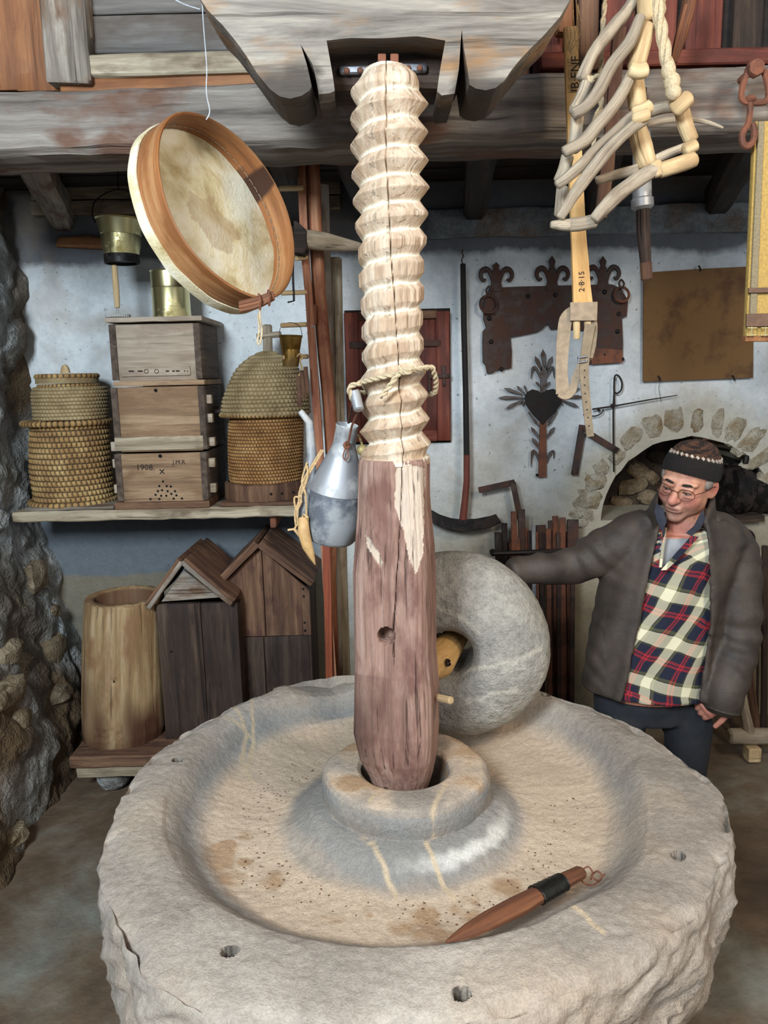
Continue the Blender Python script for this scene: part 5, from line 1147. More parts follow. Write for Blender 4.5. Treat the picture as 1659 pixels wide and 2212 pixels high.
# dark bellows nozzle in the hearth
bn = thing('black_forge_drum', 'black round forge drum resting in the arched hearth behind the man', 'forge drum', P(1590, 1120, 3.66))
c = P(1577, 1058, 3.66); m = MB(); m.lathe(c, Vector((1, .15, -.12)), [(.001, -.04), (.09, -.04), (.118, -.03), (.122, .0), (.118, .05), (.118, .06), (.10, .08), (.105, .16), (.07, .27), (.001, .28)], 40); obj('drum_body', m, M['black_iron'], bn, 30)
m = MB(); m.lathe(c, Vector((1, .15, -.12)), [(.122, .0), (.130, .005), (.130, .022), (.122, .027)], 40); obj('rim_band', m, M['black_iron'], bn, 30)
m = MB(); m.tube([P(1640, 1048, 3.58), P(1656, 1048, 3.58)], .006, 6); m.ball(P(1652, 1048, 3.58), .01, n=5); m.tube([P(1610, 1000, 3.6), P(1612, 985, 3.6)], .014, 8); obj('valve', m, M['black_iron'], bn)
m = MB(); a, b = P(1585, 1127, 3.56), P(1648, 1112, 3.56); m.box((a.x, 3.54, a.z), (b.x, 3.86, b.z), 'x', .002); m2 = MB()
single('hearth_board', m, M['hive_plank'], 'small dark board on the sill of the arched hearth', 'board')
m = MB(); px_tube(m, [(1597, 1168), (1600, 1155), (1612, 1150), (1623, 1158), (1625, 1178), (1620, 1196)], 3.56, [.012, .016, .017, .017, .015, .012], 8, flat=.7, sm=3); single('iron_hook_large', m, M['black_iron'], 'thick curved iron hook on the plaster right of the man', 'hook')
# maul and poles at lower right
mt = thing('wooden_maul', 'worn wooden maul with slanting handle standing on the floor at lower right', 'maul', P(1620, 1612, 3.12)*1)
Ym = 3.15; b0, b1 = P(1577, 1590, Ym), P(1676, 1590, Ym)
m = MB(); m.tube([b0, b0*.5+b1*.5, b1], [.034, .036, .034], 14, jit=.002); obj('head', m, M['stick'], mt)
m = MB(); m.tube([P(1600, 1470, Ym), P(1606, 1520, Ym), P(1620, 1592, Ym-.005)], [.017, .019, .026], 10); obj('handle', m, M['stick'], mt)
q = P(1630, 1602, Ym-.01); m = MB(); m.box((q.x-.035, q.y-.03, 0), (q.x+.02, q.y+.03, max(.03, q.z-.02)), 'x'); obj('foot', m, M['stick_pale'], mt)
q = [P(1612, 1400, 3.3), P(1622, 1480, 3.3), P(1632, 1560, 3.28)]; q.append(Vector((q[-1].x+.01, 3.27, 0))); pole('brown cracked pole standing behind the wooden maul', q, .035, M['hive_brown'])
for k, (x, y, x2) in enumerate([(1572, 1490, 1580), (1640, 1225, 1636), (1652, 1180, 1650)]):
    q = [P(x, y, 3.42), P(x2, 1500 if k else 1560, 3.4)]; q.append(Vector((q[-1].x, 3.38, 0)))
    pole(['thin dark stick left of the wooden maul', 'thin dark pole beside the man at the right edge', 'brown pole leaning on the wall at the far right edge'][k], q, [.014, .012, .03][k], M[['hive_plank', 'dark_wood', 'hive_plank'][k]])

# ================================================================ hanging things at upper right
YB_ = 2.2
bt = thing('strap_batten', 'long pale wooden batten with a wide leather strap hanging at its lower end', 'batten', P(1262, 720, YB_))
q = [P(1232, 60, YB_+.06), P(1238, 250, YB_+.05), P(1247, 460, YB_+.03), P(1252, 560, YB_), P(1259, 668, YB_)]
m = MB(); pts, _ = smooth_path(q, [1]*5, 4); ws = [.032, .042]
N_ = len(pts)
def bsec(i):
    w = pxr(27+14*(i/(N_-1))**3, YB_)/2; return [(w, -.008), (w, .008), (-w, .008), (-w, -.008)]
m.sweep(pts, bsec, up=Vector((1, 0, 0)), jit=.0015); obj('batten', m, M['pine'], bt, 30)
for (x0, y0, x1, y1) in [(1245, 655, 1246, 731), (1268, 655, 1271, 731)]: m = MB(); m.tube([P(x0, y0, YB_-.012), P(x1, y1, YB_-.012)], [.011, .0095], 8, flat=.7); obj('prong', m, M['stick_pale'], bt)
def ribbon(pts, w, th=.0045, Y=None, sm=5, up=(1, 0, 0)):
    m = MB(); p = [P(x, y, yy) for x, y, yy in pts]; ww = w if isinstance(w, list) else [w]*len(p)
    p, r = smooth_path(p, ww, sm); r = [pxr(q, YB_)/2 for q in r]
    m.sweep(p, lambda i: [(r[i], -th/2), (r[i], th/2), (-r[i], th/2), (-r[i], -th/2)], up=Vector(up)); return m
m = MB(); c0, c1 = P(1231, 674, YB_-.02), P(1289, 672, YB_-.02); m.box((c0.x, YB_-.026, P(1250, 694, YB_).z), (c1.x, YB_-.019, P(1250, 655, YB_).z), 'x', .002, 8); obj('leather_collar', m, M['suede'], bt)
obj('strap_loop', ribbon([(1236, 668, YB_-.01), (1222, 690, YB_-.01), (1216, 740, YB_), (1213, 800, YB_), (1216, 850, YB_)], [14, 27, 27, 24, 30]), M['suede'], bt)
obj('strap_fold', ribbon([(1206, 852, YB_-.004), (1222, 857, YB_-.008), (1236, 845, YB_-.006), (1246, 812, YB_-.004), (1262, 780, YB_), (1278, 765, YB_)], [10, 14, 16, 18, 18, 15]), M['suede'], bt)
obj('strap_end', ribbon([(1275, 700, YB_-.02), (1268, 740, YB_-.022), (1262, 790, YB_-.022), (1265, 850, YB_-.022), (1275, 943, YB_-.022)], [22, 20, 19, 18, 15]), M['hide'], bt)
obj('strap_side', ribbon([(1282, 680, YB_-.012), (1284, 710, YB_-.01), (1276, 745, YB_-.014), (1270, 772, YB_-.016)], [10, 12, 22, 20]), M['hide'], bt)
m = MB(); px_tube(m, [(1248, 772), (1268, 770), (1268, 780), (1248, 783)], YB_-.03, .0028, closed=True); obj('buckle', m, M['blade'], bt)
for y in (800, 815, 832, 850, 868, 885, 902, 920): m = MB(); m.lathe(P(1263+max(0, (y-840))*.12, y, YB_-.0255), (0, 1, 0), [(.0001, 0), (.0022, 0), (.0022, .002)], 8); obj('strap_hole', m, M['ink'], bt)
text('JB·ENF', P(1243, 160, YB_+.038), .032, M['ink'], bt, (PI/2, -PI/2, 0)); text('2·8·15', P(1257, 608, YB_-.0105), .022, M['ink'], bt, (PI/2, -PI/2-.03, 0))
m = MB(); 
for o_ in (-3, 3): m.tube([P(1240+o_, -20, YB_+.02), P(1243+o_, 60, YB_+.02), P(1240-o_*3, 110, YB_+.03), P(1252+o_, 70, YB_+.02), P(1248, 10, YB_+.02)], .0014, 5, sm=3)
obj('string', m, M['string'], bt)
q = [P(1338, 60, 2.3), P(1330, 150, 2.3), P(1322, 250, 2.3), P(1312, 360, 2.3), P(1296, 470, 2.3)]; m = MB(); pts, _ = smooth_path(q, [1]*5, 3); m.sweep(pts, lambda i: [(.017, -.008), (.017, .008), (-.017, .008), (-.017, -.008)], up=Vector((1, 0, 0)), jit=.002)
single('dark_batten', m, M['hive_brown'], 'brown batten hanging behind the frame of sticks', 'batten')
# pack frame of bent sticks
pf = thing('stick_pack_frame', 'hanging pack frame of grey bent sticks tied with pale rope', 'pack frame', P(1350, 250, 2.0))
Yf = 2.0
def stk(pts, w, mat='stick', n=10, jit=.003):
    m = MB(); m.tube([P(p[0], p[1], p[2] if len(p) > 2 else Yf) for p in pts], [pxr(w, Yf)/2*(1 if not isinstance(w, list) else 1)]*len(pts) if not isinstance(w, list) else [pxr(q, Yf)/2 for q in w], n, jit=jit, sm=3); return m
def S_(name, pts, w, mat): obj(name, stk(pts, w), M[mat], pf, 60)
for pts, w in [([(1400, -60, 2.02), (1360, 15, 2.02), (1322, 62, 2.01), (1280, 118, 2.0), (1257, 172, 2.0)], 25), ([(1385, 35, 1.97), (1360, 92, 1.97), (1322, 142, 1.97), (1294, 196, 1.96), (1263, 232, 1.96), (1238, 247, 1.96)], [20, 24, 26, 25, 23, 20]), ([(1370, 148, 1.95), (1334, 215, 1.95), (1290, 272, 1.94), (1262, 303, 1.94), (1218, 330, 1.94)], [19, 24, 26, 25, 22]), ([(1397, 232, 1.93), (1345, 268, 1.93), (1290, 318, 1.93), (1251, 362, 1.92), (1203, 400, 1.92)], [22, 20, 20, 22, 18]), ([(1396, 254, 1.91), (1346, 291, 1.91), (1300, 341, 1.91), (1255, 399, 1.91), (1209, 470, 1.91)], [24, 24, 26, 24, 18]), ([(1424, 362, 1.90), (1380, 387, 1.90), (1334, 420, 1.90), (1284, 474, 1.90)], [22, 30, 30, 22])]:
    S_('long_stick', pts, w, 'stick')
for pts, w in [([(1268, 178), (1256, 210), (1241, 238, 1.98)], 26), ([(1247, 255), (1243, 295), (1238, 325)], 26), ([(1226, 338), (1218, 370), (1210, 392)], 25), ([(1214, 407), (1213, 440), (1211, 465)], 25), ([(1232, 484, 1.92), (1260, 483, 1.92), (1286, 477, 1.92)], 27), ([(1190, 486, 1.92), (1212, 486, 1.92), (1232, 485, 1.92)], [14, 22, 24])]:
    S_('side_peg', pts, w, 'stick')
for pts, w in [([(1396, -60), (1400, 0), (1403, 40)], 44), ([(1395, 55), (1385, 100), (1374, 145)], [36, 38, 36]), ([(1370, 175), (1374, 205), (1378, 230)], 38), ([(1375, 276), (1386, 316), (1397, 358)], [38, 42, 38]), ([(1470, 232), (1480, 268), (1493, 303)], [30, 32, 30]), ([(1427, 368, 1.90), (1462, 357, 1.90), (1500, 343, 1.90)], [28, 31, 29])]:
    S_('thick_post', pts, w, 'stick_pale')
for pts, w in [([(1362, 150, 1.94), (1380, 154, 1.94), (1396, 150, 1.94)], 28), ([(1370, 242, 1.93), (1388, 236, 1.92), (1403, 228, 1.92)], 24), ([(1372, 258, 1.91), (1388, 252, 1.9), (1399, 248, 1.9)], 24), ([(1459, 238, 1.96), (1472, 226, 1.95), (1487, 212, 1.95)], 32), ([(1478, 324, 1.95), (1492, 318, 1.95), (1503, 312, 1.95)], 24), ([(1414, 352, 1.9), (1420, 366, 1.9), (1424, 378, 1.9)], 26)]:
    S_('stub', pts, w, 'stick_pale')
for pts, w in [([(1405, 241), (1430, 233), (1458, 228)], 25), ([(1412, 346), (1445, 330), (1483, 316)], [16, 18, 16]), ([(1290, 391, 2.04), (1330, 378, 2.03), (1378, 365, 2.0)], [18, 20, 22])]:
    S_('cross_stick', pts, w, 'stick')
strands('hanging_rope', '', '', [[P(1412, -60, 1.98), P(1421, 20, 1.98), P(1428, 60, 1.98), P(1438, 118, 1.97), P(1446, 160, 1.96), P(1452, 205, 1.95)]], .0135, M['rope'], 3, 5, parent=pf)
m = MB(); m.ball(P(1444, 152, 1.955), .017, sz=1.3, n=7); m.ball(P(1452, 178, 1.95), .019, sz=1.2, n=7); m.ball(P(1455, 200, 1.945), .018, n=7); obj('rope_knot', m, M['rope'], pf)
strands('rear_rope', '', '', [[P(1312, -60, 2.06), P(1302, 60, 2.06), P(1296, 160, 2.05), P(1282, 168, 2.03), P(1270, 165, 2.0), P(1280, 172, 1.99), P(1294, 170, 2.02), P(1298, 230, 2.05), P(1284, 260, 2.05), P(1282, 330, 2.05)], [P(1434, -60, 2.02), P(1432, 20, 2.02), P(1420, 62, 2.02), P(1440, 58, 2.02)]], .007, M['rope'], 2, 6, parent=pf)
m = MB(); m.tube([P(1500, -60, 2.25), P(1484, 30, 2.25), P(1470, 80, 2.25), P(1456, 130, 2.25)], [.02, .018, .016, .011], 9, jit=.006)
for k in range(5): m.tube([P(1486+k*3-6, 10, 2.24), P(1470+k*3-6, 80, 2.235), P(1456+k*2-4, 134, 2.24)], .004, 5, jit=.003)
single('reed_bundle', m, M['wedge_wood'], 'brown bundle of thin reeds hanging at the top right', 'bundle')
m = MB(); m.tube([P(1398, 268, 2.28), P(1440, 260, 2.28), P(1490, 258, 2.27), P(1530, 265, 2.26), P(1562, 276, 2.25)], [.009, .009, .008, .006, .003], 8, sm=3); single('curved_stick', m, M['stick'], 'thin curved grey stick fixed to the long beam behind the rope', 'stick')
# iron sleeve with wooden shaft
it = thing('sleeved_shaft', 'wooden shaft in a grey iron sleeve hanging over the rusty sheet', 'shaft tool', P(1395, 604, 2.32))
Ys = 2.32
m = MB(); px_tube(m, [(1386, 285), (1387, 430)], Ys, [.024, .027], 16); px_tube(m, [(1387, 430), (1388, 447)], Ys, .0315, 16); obj('iron_sleeve', m, M['zinc'], it, 40)
m = MB(); px_tube(m, [(1388, 445), (1390, 500), (1395, 572)], Ys, [.019, .019, .016], 12, jit=.001); obj('dark_shaft', m, M['hive_plank'], it)
m = MB(); px_tube(m, [(1395, 568), (1397, 603)], Ys, [.0175, .0165], 12); obj('end_cap', m, M['hive_brown'], it)
m = MB(); px_tube(m, [(1393, 190), (1390, 240), (1386, 290)], Ys, .006, 6); obj('hanging_wire', m, M['iron'], it)
# shackle with hook on the beam
sk_ = thing('iron_shackle', 'rusty shackle and swivel hook bolted to the long beam at right', 'shackle', P(1625, 318, 2.24))
Yx = 2.24
m = MB(); m.lathe(P(1632, 147, Yx-.01), (0, 1, 0), [(.001, -.012), (.02, -.01), (.0235, 0), (.0225, .01), (.010, .014), (.009, .09)], 16, fun=lambda R, h, th, i: (R*(1+.05*math.cos(6*th)), h)); obj('bolt', m, M['rust'], sk_)
m = MB(); px_tube(m, [(1616, 150), (1606, 180), (1601, 208), (1609, 220), (1630, 222), (1652, 220), (1660, 206), (1657, 176), (1650, 152)], Yx, .0088, 8, sm=3); obj('link', m, M['rust'], sk_)
m = MB(); px_tube(m, [(1621, 212), (1620, 240), (1616, 268), (1604, 288), (1604, 308), (1614, 316), (1626, 306), (1630, 288), (1627, 268)], Yx-.004, [.008, .0085, .009, .009, .0095, .0095, .009, .009, .008], 8, sm=3); m.ball(P(1621, 214, Yx-.004), .015, n=6, sz=.7); obj('swivel_hook', m, M['rust'], sk_)
# yellow board with canvas and straps
yb = thing('yellow_strap_board', 'tall yellow board edged with olive webbing and buckled leather straps', 'board', P(1650, 736, 2.26))
Yy = 2.26
def yq(pts, th, Y): m = MB(); m.prism(poly_px(pts, Y), (0, th, 0), 'z', .001); return m
obj('panel', yq([(1632, 262), (1760, 258), (1745, 735), (1611, 735)], .02, Yy), M['canvas'], yb)
obj('webbing', yq([(1639, 262), (1652, 262), (1634, 700), (1619, 700)], .006, Yy-.007), M['canvas_band'], yb)
obj('edge_strip', yq([(1610, 726), (1745, 724), (1745, 736), (1610, 738)], .03, Yy-.006), M['orange_wood'], yb)
obj('leather_strap', yq([(1617, 622), (1750, 618), (1750, 629), (1617, 633)], .006, Yy-.014), M['leather'], yb)
obj('leather_strap', yq([(1613, 678), (1750, 674), (1748, 702), (1612, 706)], .007, Yy-.014), M['leather'], yb)
for x in (1614, 1644): m = MB(); px_tube(m, [(x, 708), (x+21, 708), (x+20, 723), (x, 724)], Yy-.016, .0022, 6, closed=True); px_tube(m, [(x+10, 706), (x+10, 726)], Yy-.018, .002, 5); obj('buckle', m, M['brass'], yb)
# ================================================================ the man
YM = 2.42
def sdf_head(p):
    x, y, z = p[..., 0], p[..., 1], p[..., 2]; ax = np.abs(x)
    def ell(cx, cy, cz, a, b, c, sym=False):
        X = (ax if sym else x)-cx; q = np.sqrt((X/a)**2+((y-cy)/b)**2+((z-cz)/c)**2); return (q-1)*min(a, b, c)
    def cap(a, b, r0, r1, sym=False):
        a = np.array(a); b = np.array(b); P_ = np.stack([ax if sym else x, y, z], -1)-a; d = b-a; t = np.clip((P_@d)/(d@d), 0, 1); return np.linalg.norm(P_-t[..., None]*d, axis=-1)-(r0+(r1-r0)*t)
    def U(a, b, k): h = np.clip(.5+.5*(b-a)/k, 0, 1); return b*(1-h)+a*h-k*h*(1-h)
    def D(a, b, k): return -U(-a, b, k)
    d = ell(0, -.012, .042, .077, .096, .082)
    d = U(d, ell(0, .022, -.030, .063, .066, .078), .03)
    d = U(d, ell(.046, .0, -.055, .018, .03, .03, True), .03)
    d = U(d, ell(0, .066, -.098, .024, .022, .018), .025)
    d = U(d, ell(.041, .056, -.030, .022, .022, .026, True), .02)
    d = U(d, ell(.030, .077, .024, .026, .012, .009, True), .014)
    d = D(d, ell(.032, .100, .004, .019, .018, .012, True), .012)
    d = U(d, ell(.032, .0775, .003, .015, .0135, .0125, True), .004)
    d = U(d, cap((.018, .090, .010), (.045, .080, .009), .0035, .003, True), .003)   # upper lid fold
    d = U(d, ell(.032, .082, -.016, .014, .008, .004, True), .006)   # bag under the eye
    d = U(d, cap((0, .086, .016), (0, .115, -.029), .008, .0145), .012)
    d = U(d, ell(.013, .101, -.030, .0085, .012, .008, True), .006)
    d = U(d, ell(0, .084, -.058, .030, .014, .018), .015)
    d = U(d, ell(0, .094, -.0565, .023, .008, .0045), .005)
    d = U(d, ell(0, .0925, -.069, .021, .008, .0055), .005)
    d = D(d, cap((-.022, .101, -.0632), (.022, .101, -.0632), .0022, .0022), .003)
    d = D(d, cap((.020, .094, -.028), (.034, .080, -.066), .003, .003, True), .008)  # fold beside the mouth
    return d
def head_mesh(nu=190, nv=150):
    c0 = np.array([0, .01, -.01]); u = np.linspace(0, 2*np.pi, nu, endpoint=False); v = np.linspace(.02, np.pi-.02, nv)
    Ug, Vg = np.meshgrid(u, v); D_ = np.stack([np.sin(Vg)*np.cos(Ug), np.sin(Vg)*np.sin(Ug), np.cos(Vg)], -1); t = np.full(Ug.shape, .16)
    for _ in range(90): t = t-np.clip(-sdf_head(c0+D_*t[..., None]), -.02, .02)*-.6 if False else t - sdf_head(c0+D_*t[..., None])*.6
    Q = c0+D_*t[..., None]; vs = [Vector(q) for q in Q.reshape(-1, 3)]; fs = []
    for i in range(nv-1):
        for j in range(nu): a = i*nu+j; b = i*nu+(j+1) % nu; fs.append((a, b, b+nu, a+nu))
    fs.append(tuple(range(nu))); fs.append(tuple((nv-1)*nu+j for j in reversed(range(nu))))
    return vs, fs
HCc = P(1486, 1041, YM)
yaw, pit, rol = math.radians(20), math.radians(-10), math.radians(-12)
# head axes: local x = his left (picture right), y = forward (towards camera), z = up
base = Matrix(((-1, 0, 0), (0, -1, 0), (0, 0, 1))).transposed()
base = Matrix(((1, 0, 0), (0, -1, 0), (0, 0, 1)))
Rh = Matrix.Rotation(-yaw-math.radians(22), 3, 'Z')
SC = 1.0
def hl(p):
    """head-local -> world. x to picture right, y out of the face, z up"""
    q = Vector(p)*SC
    q = Matrix.Rotation(pit, 3, 'X') @ q
    q = Matrix.Rotation(-rol, 3, 'Y') @ q
    # face forward is -Y in the world, turned to picture left
    w = Vector((q.x, -q.y, q.z)); w = Matrix.Rotation(-(yaw+math.radians(20)), 3, 'Z') @ w
    return HCc+w
man = thing('person', 'man in brown jacket, plaid shirt, knit cap and glasses reaching to the millstone', 'person', (P(1410, 1500, 2.5).x, 2.5, 0))
hv, hf = head_mesh()
parts = MB(); parts.add([hl(v) for v in hv], hf, hv, False)
for s in (-1, 1):   # ears
    e = MB(); e.ball((0, 0, 0), 1, n=9); vs = []
    for v in e.v:
        rad = math.hypot(v.y, v.z); dish = -.35*(v.x > 0)*(max(0, 1-rad*1.15))
        vs.append(hl((s*(.078+(v.x+dish*2)*.0085+.010*(-v.y)), -.006+v.y*.019, -.004+v.z*.033)))
    parts.add(vs, e.f, e.v, False)
def chain(pts, rr, n=16, flat=1.0): parts.tube(pts, rr, n, sm=4, flat=flat)
nk0 = hl((0, -.02, -.06)); nk1 = P(1482, 1150, YM+.045); hips = P(1408, 1510, 2.52)
chain([nk0, nk0*.5+nk1*.5, nk1, nk1-Vector((.0, -.02, .06))], [.056, .058, .068, .085], 24)
def ring_loft(mb, rings, n=40, gc=None):
    vs = []; fs = []
    for (c, a, b) in rings:
        for j in range(n): th = 2*PI*j/n; vs.append(Vector(c)+Vector((a*math.cos(th), b*math.sin(th), 0)))
    for i in range(len(rings)-1):
        for j in range(n): q = i*n+j; r = i*n+(j+1) % n; fs.append((q, r, r+n, q+n))
    fs.append(tuple(reversed(range(n)))); fs.append(tuple((len(rings)-1)*n+j for j in range(n))); mb.add(vs, fs, vs, False)
YT = 2.47
TR = [(1500, 1405, .150, .105), (1440, 1412, .145, .105), (1370, 1420, .140, .105), (1300, 1430, .150, .110), (1230, 1440, .165, .108), (1180, 1450, .17, .095), (1150, 1462, .12, .075)]
ring_loft(parts, [(P(x, y, YT), a, b) for (y, x, a, b) in TR], 36)
sR, eR, wR = P(1345, 1165, YT), P(1245, 1222, 2.50), P(1135, 1232, 2.47)
sL, eL, wL = P(1578, 1185, YT), P(1594, 1375, 2.42), P(1556, 1490, 2.34)
hR = P(1100, 1240, 2.45)
chain([P(1440, 1180, YT), sR, eR, wR, hR], [.06, .058, .045, .031, .026]); chain([P(1480, 1180, YT), sL, eL, wL, P(1562, 1508, 2.345)], [.06, .058, .046, .031, .027])
for (xh, xk) in ((1345, 1335), (1465, 1480)):
    a = P(xh, 1500, 2.50); k = Vector((P(xk, 1560, 2.5).x, 2.47, .47)); an = Vector((k.x, 2.52, .09)); chain([a, k, an], [.085, .058, .040]); chain([an+Vector((0, .03, -.03)), an+Vector((0, -.05, -.05)), an+Vector((0, -.15, -.06))], [.035, .034, .028])
def hand(c, d, up, curl=.5):
    d = d.normalized(); side = d.cross(up).normalized(); up = side.cross(d).normalized()
    parts.tube([c-d*.03, c+d*.02, c+d*.055], [.026, .034, .036], 12, up=side, flat=.5)
    for k, (o, L) in enumerate([(-.028, .062), (-.010, .072), (.009, .068), (.027, .054)]):
        b = c+d*.05+side*o; q = [b]; a = .25
        for s_ in range(3):
            a += curl*(.6+.3*s_); q.append(q[-1]+(d*math.cos(a)-up*math.sin(a))*L*(.45, .32, .25)[s_])
        parts.tube(q, [.0095, .0088, .008, .007], 8, sm=3)
    b = c+side*-.028-d*.0; parts.tube([b, b+(side*-.7+d*.6-up*.2)*.035, b+(side*-.7+d*1.2-up*.5)*.055], [.0125, .0105, .0085], 8, sm=3)
hand(P(1082, 1248, 2.45), Vector((-1, .0, -.12)), Vector((0, -.5, .9)), .3)
hand(P(1556, 1512, 2.35), Vector((-.75, .15, -.55)), Vector((-.3, -.9, .3)), .7)
def remesh(mb, vox, name, mat, parent, smooth_it=2, wr=None, attrs=None):
    tmp = obj('tmp', mb, mat, None, None); md = tmp.modifiers.new('r', 'REMESH'); md.mode = 'VOXEL'; md.voxel_size = vox; md.use_smooth_shade = True
    if smooth_it: s2 = tmp.modifiers.new('s', 'SMOOTH'); s2.factor = .5; s2.iterations = smooth_it
    dg = bpy.context.evaluated_depsgraph_get(); me = bpy.data.meshes.new_from_object(tmp.evaluated_get(dg)); bpy.data.objects.remove(tmp)
    n = len(me.vertices); co = np.empty(n*3); me.vertices.foreach_get('co', co); co = co.reshape(-1, 3)
    if wr is not None: co = wr(co, me)
    out = MB(); out.v = [Vector(c) for c in co]; out.f = [tuple(p.vertices) for p in me.polygons]; out.g = out.v
    bpy.data.meshes.remove(me)
    mk = attrs(co) if attrs else None
    return obj(name, out, mat, parent, 180, mk)
t = NT('skin_tone'); g = t.coord('obj'); n1 = t.noise(g, 26, 5, .6)
col = t.ramp(n1, [(.35, srgb('a8705a')), (.52, srgb('c08a70')), (.68, srgb('cd9a7f'))]); col = t.mix(t.attr('red'), col, srgb('b4605a')); col = t.mix(t.math('MULTIPLY', t.attr('stub'), .6), col, srgb('86706a'))
t.b.inputs['Subsurface Weight'].default_value = .08; t.b.inputs['Subsurface Radius'].default_value = (.01, .004, .002); t.bump(t.noise(g, 260, 4), .35, .002); M['skin_tone'] = t.fin(col, .5)
Hi = None
def skin_attr(co):
    # measured from the face's own landmarks
    nose = np.array(hl((0, .112, -.03))); c1 = np.array(hl((.042, .075, -.03))); c2 = np.array(hl((-.042, .075, -.03))); chin = np.array(hl((0, .07, -.085))); ear = [np.array(hl((s*.083, -.006, 0))) for s in (-1, 1)]
    B = lambda c, r: np.clip(1.2-np.linalg.norm(co-c, axis=1)/r, 0, 1)
    red = np.clip(B(nose, .026)*.7+B(c1, .034)*.55+B(c2, .034)*.55+sum(B(e, .035) for e in ear)*.5, 0, 1)
    st = np.clip(B(chin, .075), 0, 1)*.8; hands = (co[:, 2] < 1.22)*.35
    return {'red': np.maximum(red, hands), 'stub': st}
body = remesh(parts, .0034, 'body', M['skin_tone'], man, 1, None, skin_attr)
# eyes, brows, hair, glasses
def hpart(name, mb, mat, sm=60, par=man, mk=None): mb.v = [hl(v) for v in mb.v]; return obj(name, mb, mat, par, sm, mk)
M['eye_white'] = plain('eye_white', 'd8cfc6', .3); M['dark_hair'] = plain('dark_hair', '2b211c', .9, 0, .6, 300); M['grey_hair'] = plain('grey_hair', '8d8478', .95, 0, .8, 260); M['lip'] = plain('lip', '6d3a35', .6); M['frame'] = metal('spectacle_frame', '5b3226', None, .35, .6)
for s in (-1, 1):
    m = MB(); m.ball((s*.032, .0800, -.0035), .0128, n=9, sz=.30); e = hpart('eye', m, M['eye_white'])
    m = MB(); m.ball((s*.032-.001, .0905, -.0042), .0042, n=7, sy=.6, sz=.75); m.v = [hl(v) for v in m.v]; obj('iris', m, M['ink'], e)
    m = MB(); m.tube([(s*.018, .0905, -.0025), (s*.026, .0938, -.0008), (s*.035, .0930, -.0008), (s*.045, .0865, -.0028)], [.001, .0016, .0016, .001], 6, sm=3); hpart('eyelash', m, M['dark_hair'])
    m = MB(); m.tube([(s*.014, .0915, .020), (s*.026, .0925, .0235), (s*.040, .0865, .0235), (s*.052, .075, .018)], [.003, .0042, .0038, .0018], 8, sm=4, flat=.6); hpart('eyebrow', m, M['dark_hair'])
    m = MB(); m.ball((s*.068, .012, .020), 1, sx=.012, sy=.03, sz=.024, n=8, jit=.15); hpart('side_hair', m, M['grey_hair'])
m = MB(); m.tube([(-.021, .0955, -.0632), (-.01, .1005, -.0625), (0, .1015, -.0632), (.01, .1005, -.0625), (.021, .0955, -.0632)], [.0006, .0013, .0015, .0013, .0006], 6, sm=3); hpart('mouth_line', m, M['lip'])
m = MB(); gl_c = []
for s in (-1, 1):
    q = [(s*.0345+.0245*math.cos(f), .1065-.008*abs((.0345*s+.0245*math.cos(f))/.05)**2, -.004+.0185*math.sin(f)) for f in [k*PI/12 for k in range(24)]]; m.tube(q, .0010, 6, closed=True); gl_c.append(q)
    m.tube([(s*.058, .100, .004), (s*.073, .07, .007), (s*.083, .01, .010), (s*.084, -.012, .004)], .0014, 6, sm=3)
m.tube([(-.0105, .107, .0), (0, .110, .004), (.0105, .107, .0)], .0014, 6, sm=3); fr_ = hpart('spectacles', m, M['frame'])
t = NT('lens'); tr = t.n('ShaderNodeBsdfTransparent'); gs_ = t.n('ShaderNodeBsdfGlossy'); gs_.inputs['Roughness'].default_value = .03; mx_ = t.n('ShaderNodeMixShader'); mx_.inputs[0].default_value = .07
t.l(tr.outputs[0], mx_.inputs[1]); t.l(gs_.outputs[0], mx_.inputs[2]); t.l(mx_.outputs[0], t.out.inputs['Surface']); M['lens'] = t.m
for q in gl_c:
    m = MB(); m.add([Vector(p) for p in q]+[Vector((p[0], p[1]-.0008, p[2])) for p in q], [tuple(range(24)), tuple(24+k for k in reversed(range(24)))]+[(k, 24+k, 24+(k+1) % 24, (k+1) % 24) for k in range(24)], [(0, 0, 0)]*48); m.v = [hl(v) for v in m.v]; obj('lens', m, M['lens'], fr_)
# knit cap
cap_t = MB(); NCa = 120; rings = []
def cap_ring(q, grow=0):
    """q 0 = lower edge, 1 = crown"""
    ph = q*PI/2*.98; R1 = math.cos(ph)**.6; z = math.sin(ph); out = []
    for j in range(NCa):
        th = 2*PI*j/NCa; c, s = math.cos(th), math.sin(th)
        x = (.082+grow)*R1*c; y = -.014+(.104+grow)*R1*s; zz = .046+.014*s*R1*1.0+.006*(s > 0)*s+.080*z-.020*(1-max(0, s))*R1*(1-q)
        y -= .028*q
        rib = .0012*math.cos(th*40) if q < .9 else 0
        x += rib*c; y += rib*s
        out.append(Vector((x, y, zz)))
    return out
def cap_part(name, qs, mat, grow=0, par=man):
    vs = []; fs = []
    for q, g_ in qs: vs += cap_ring(q, g_)
    for i in range(len(qs)-1):
        for j in range(NCa): a = i*NCa+j; b = i*NCa+(j+1) % NCa; fs.append((a, b, b+NCa, a+NCa))
    m = MB(); m.add(vs, fs, [(v.x*3, v.y*3, v.z) for v in vs], False); return hpart(name, m, mat, 70, par)
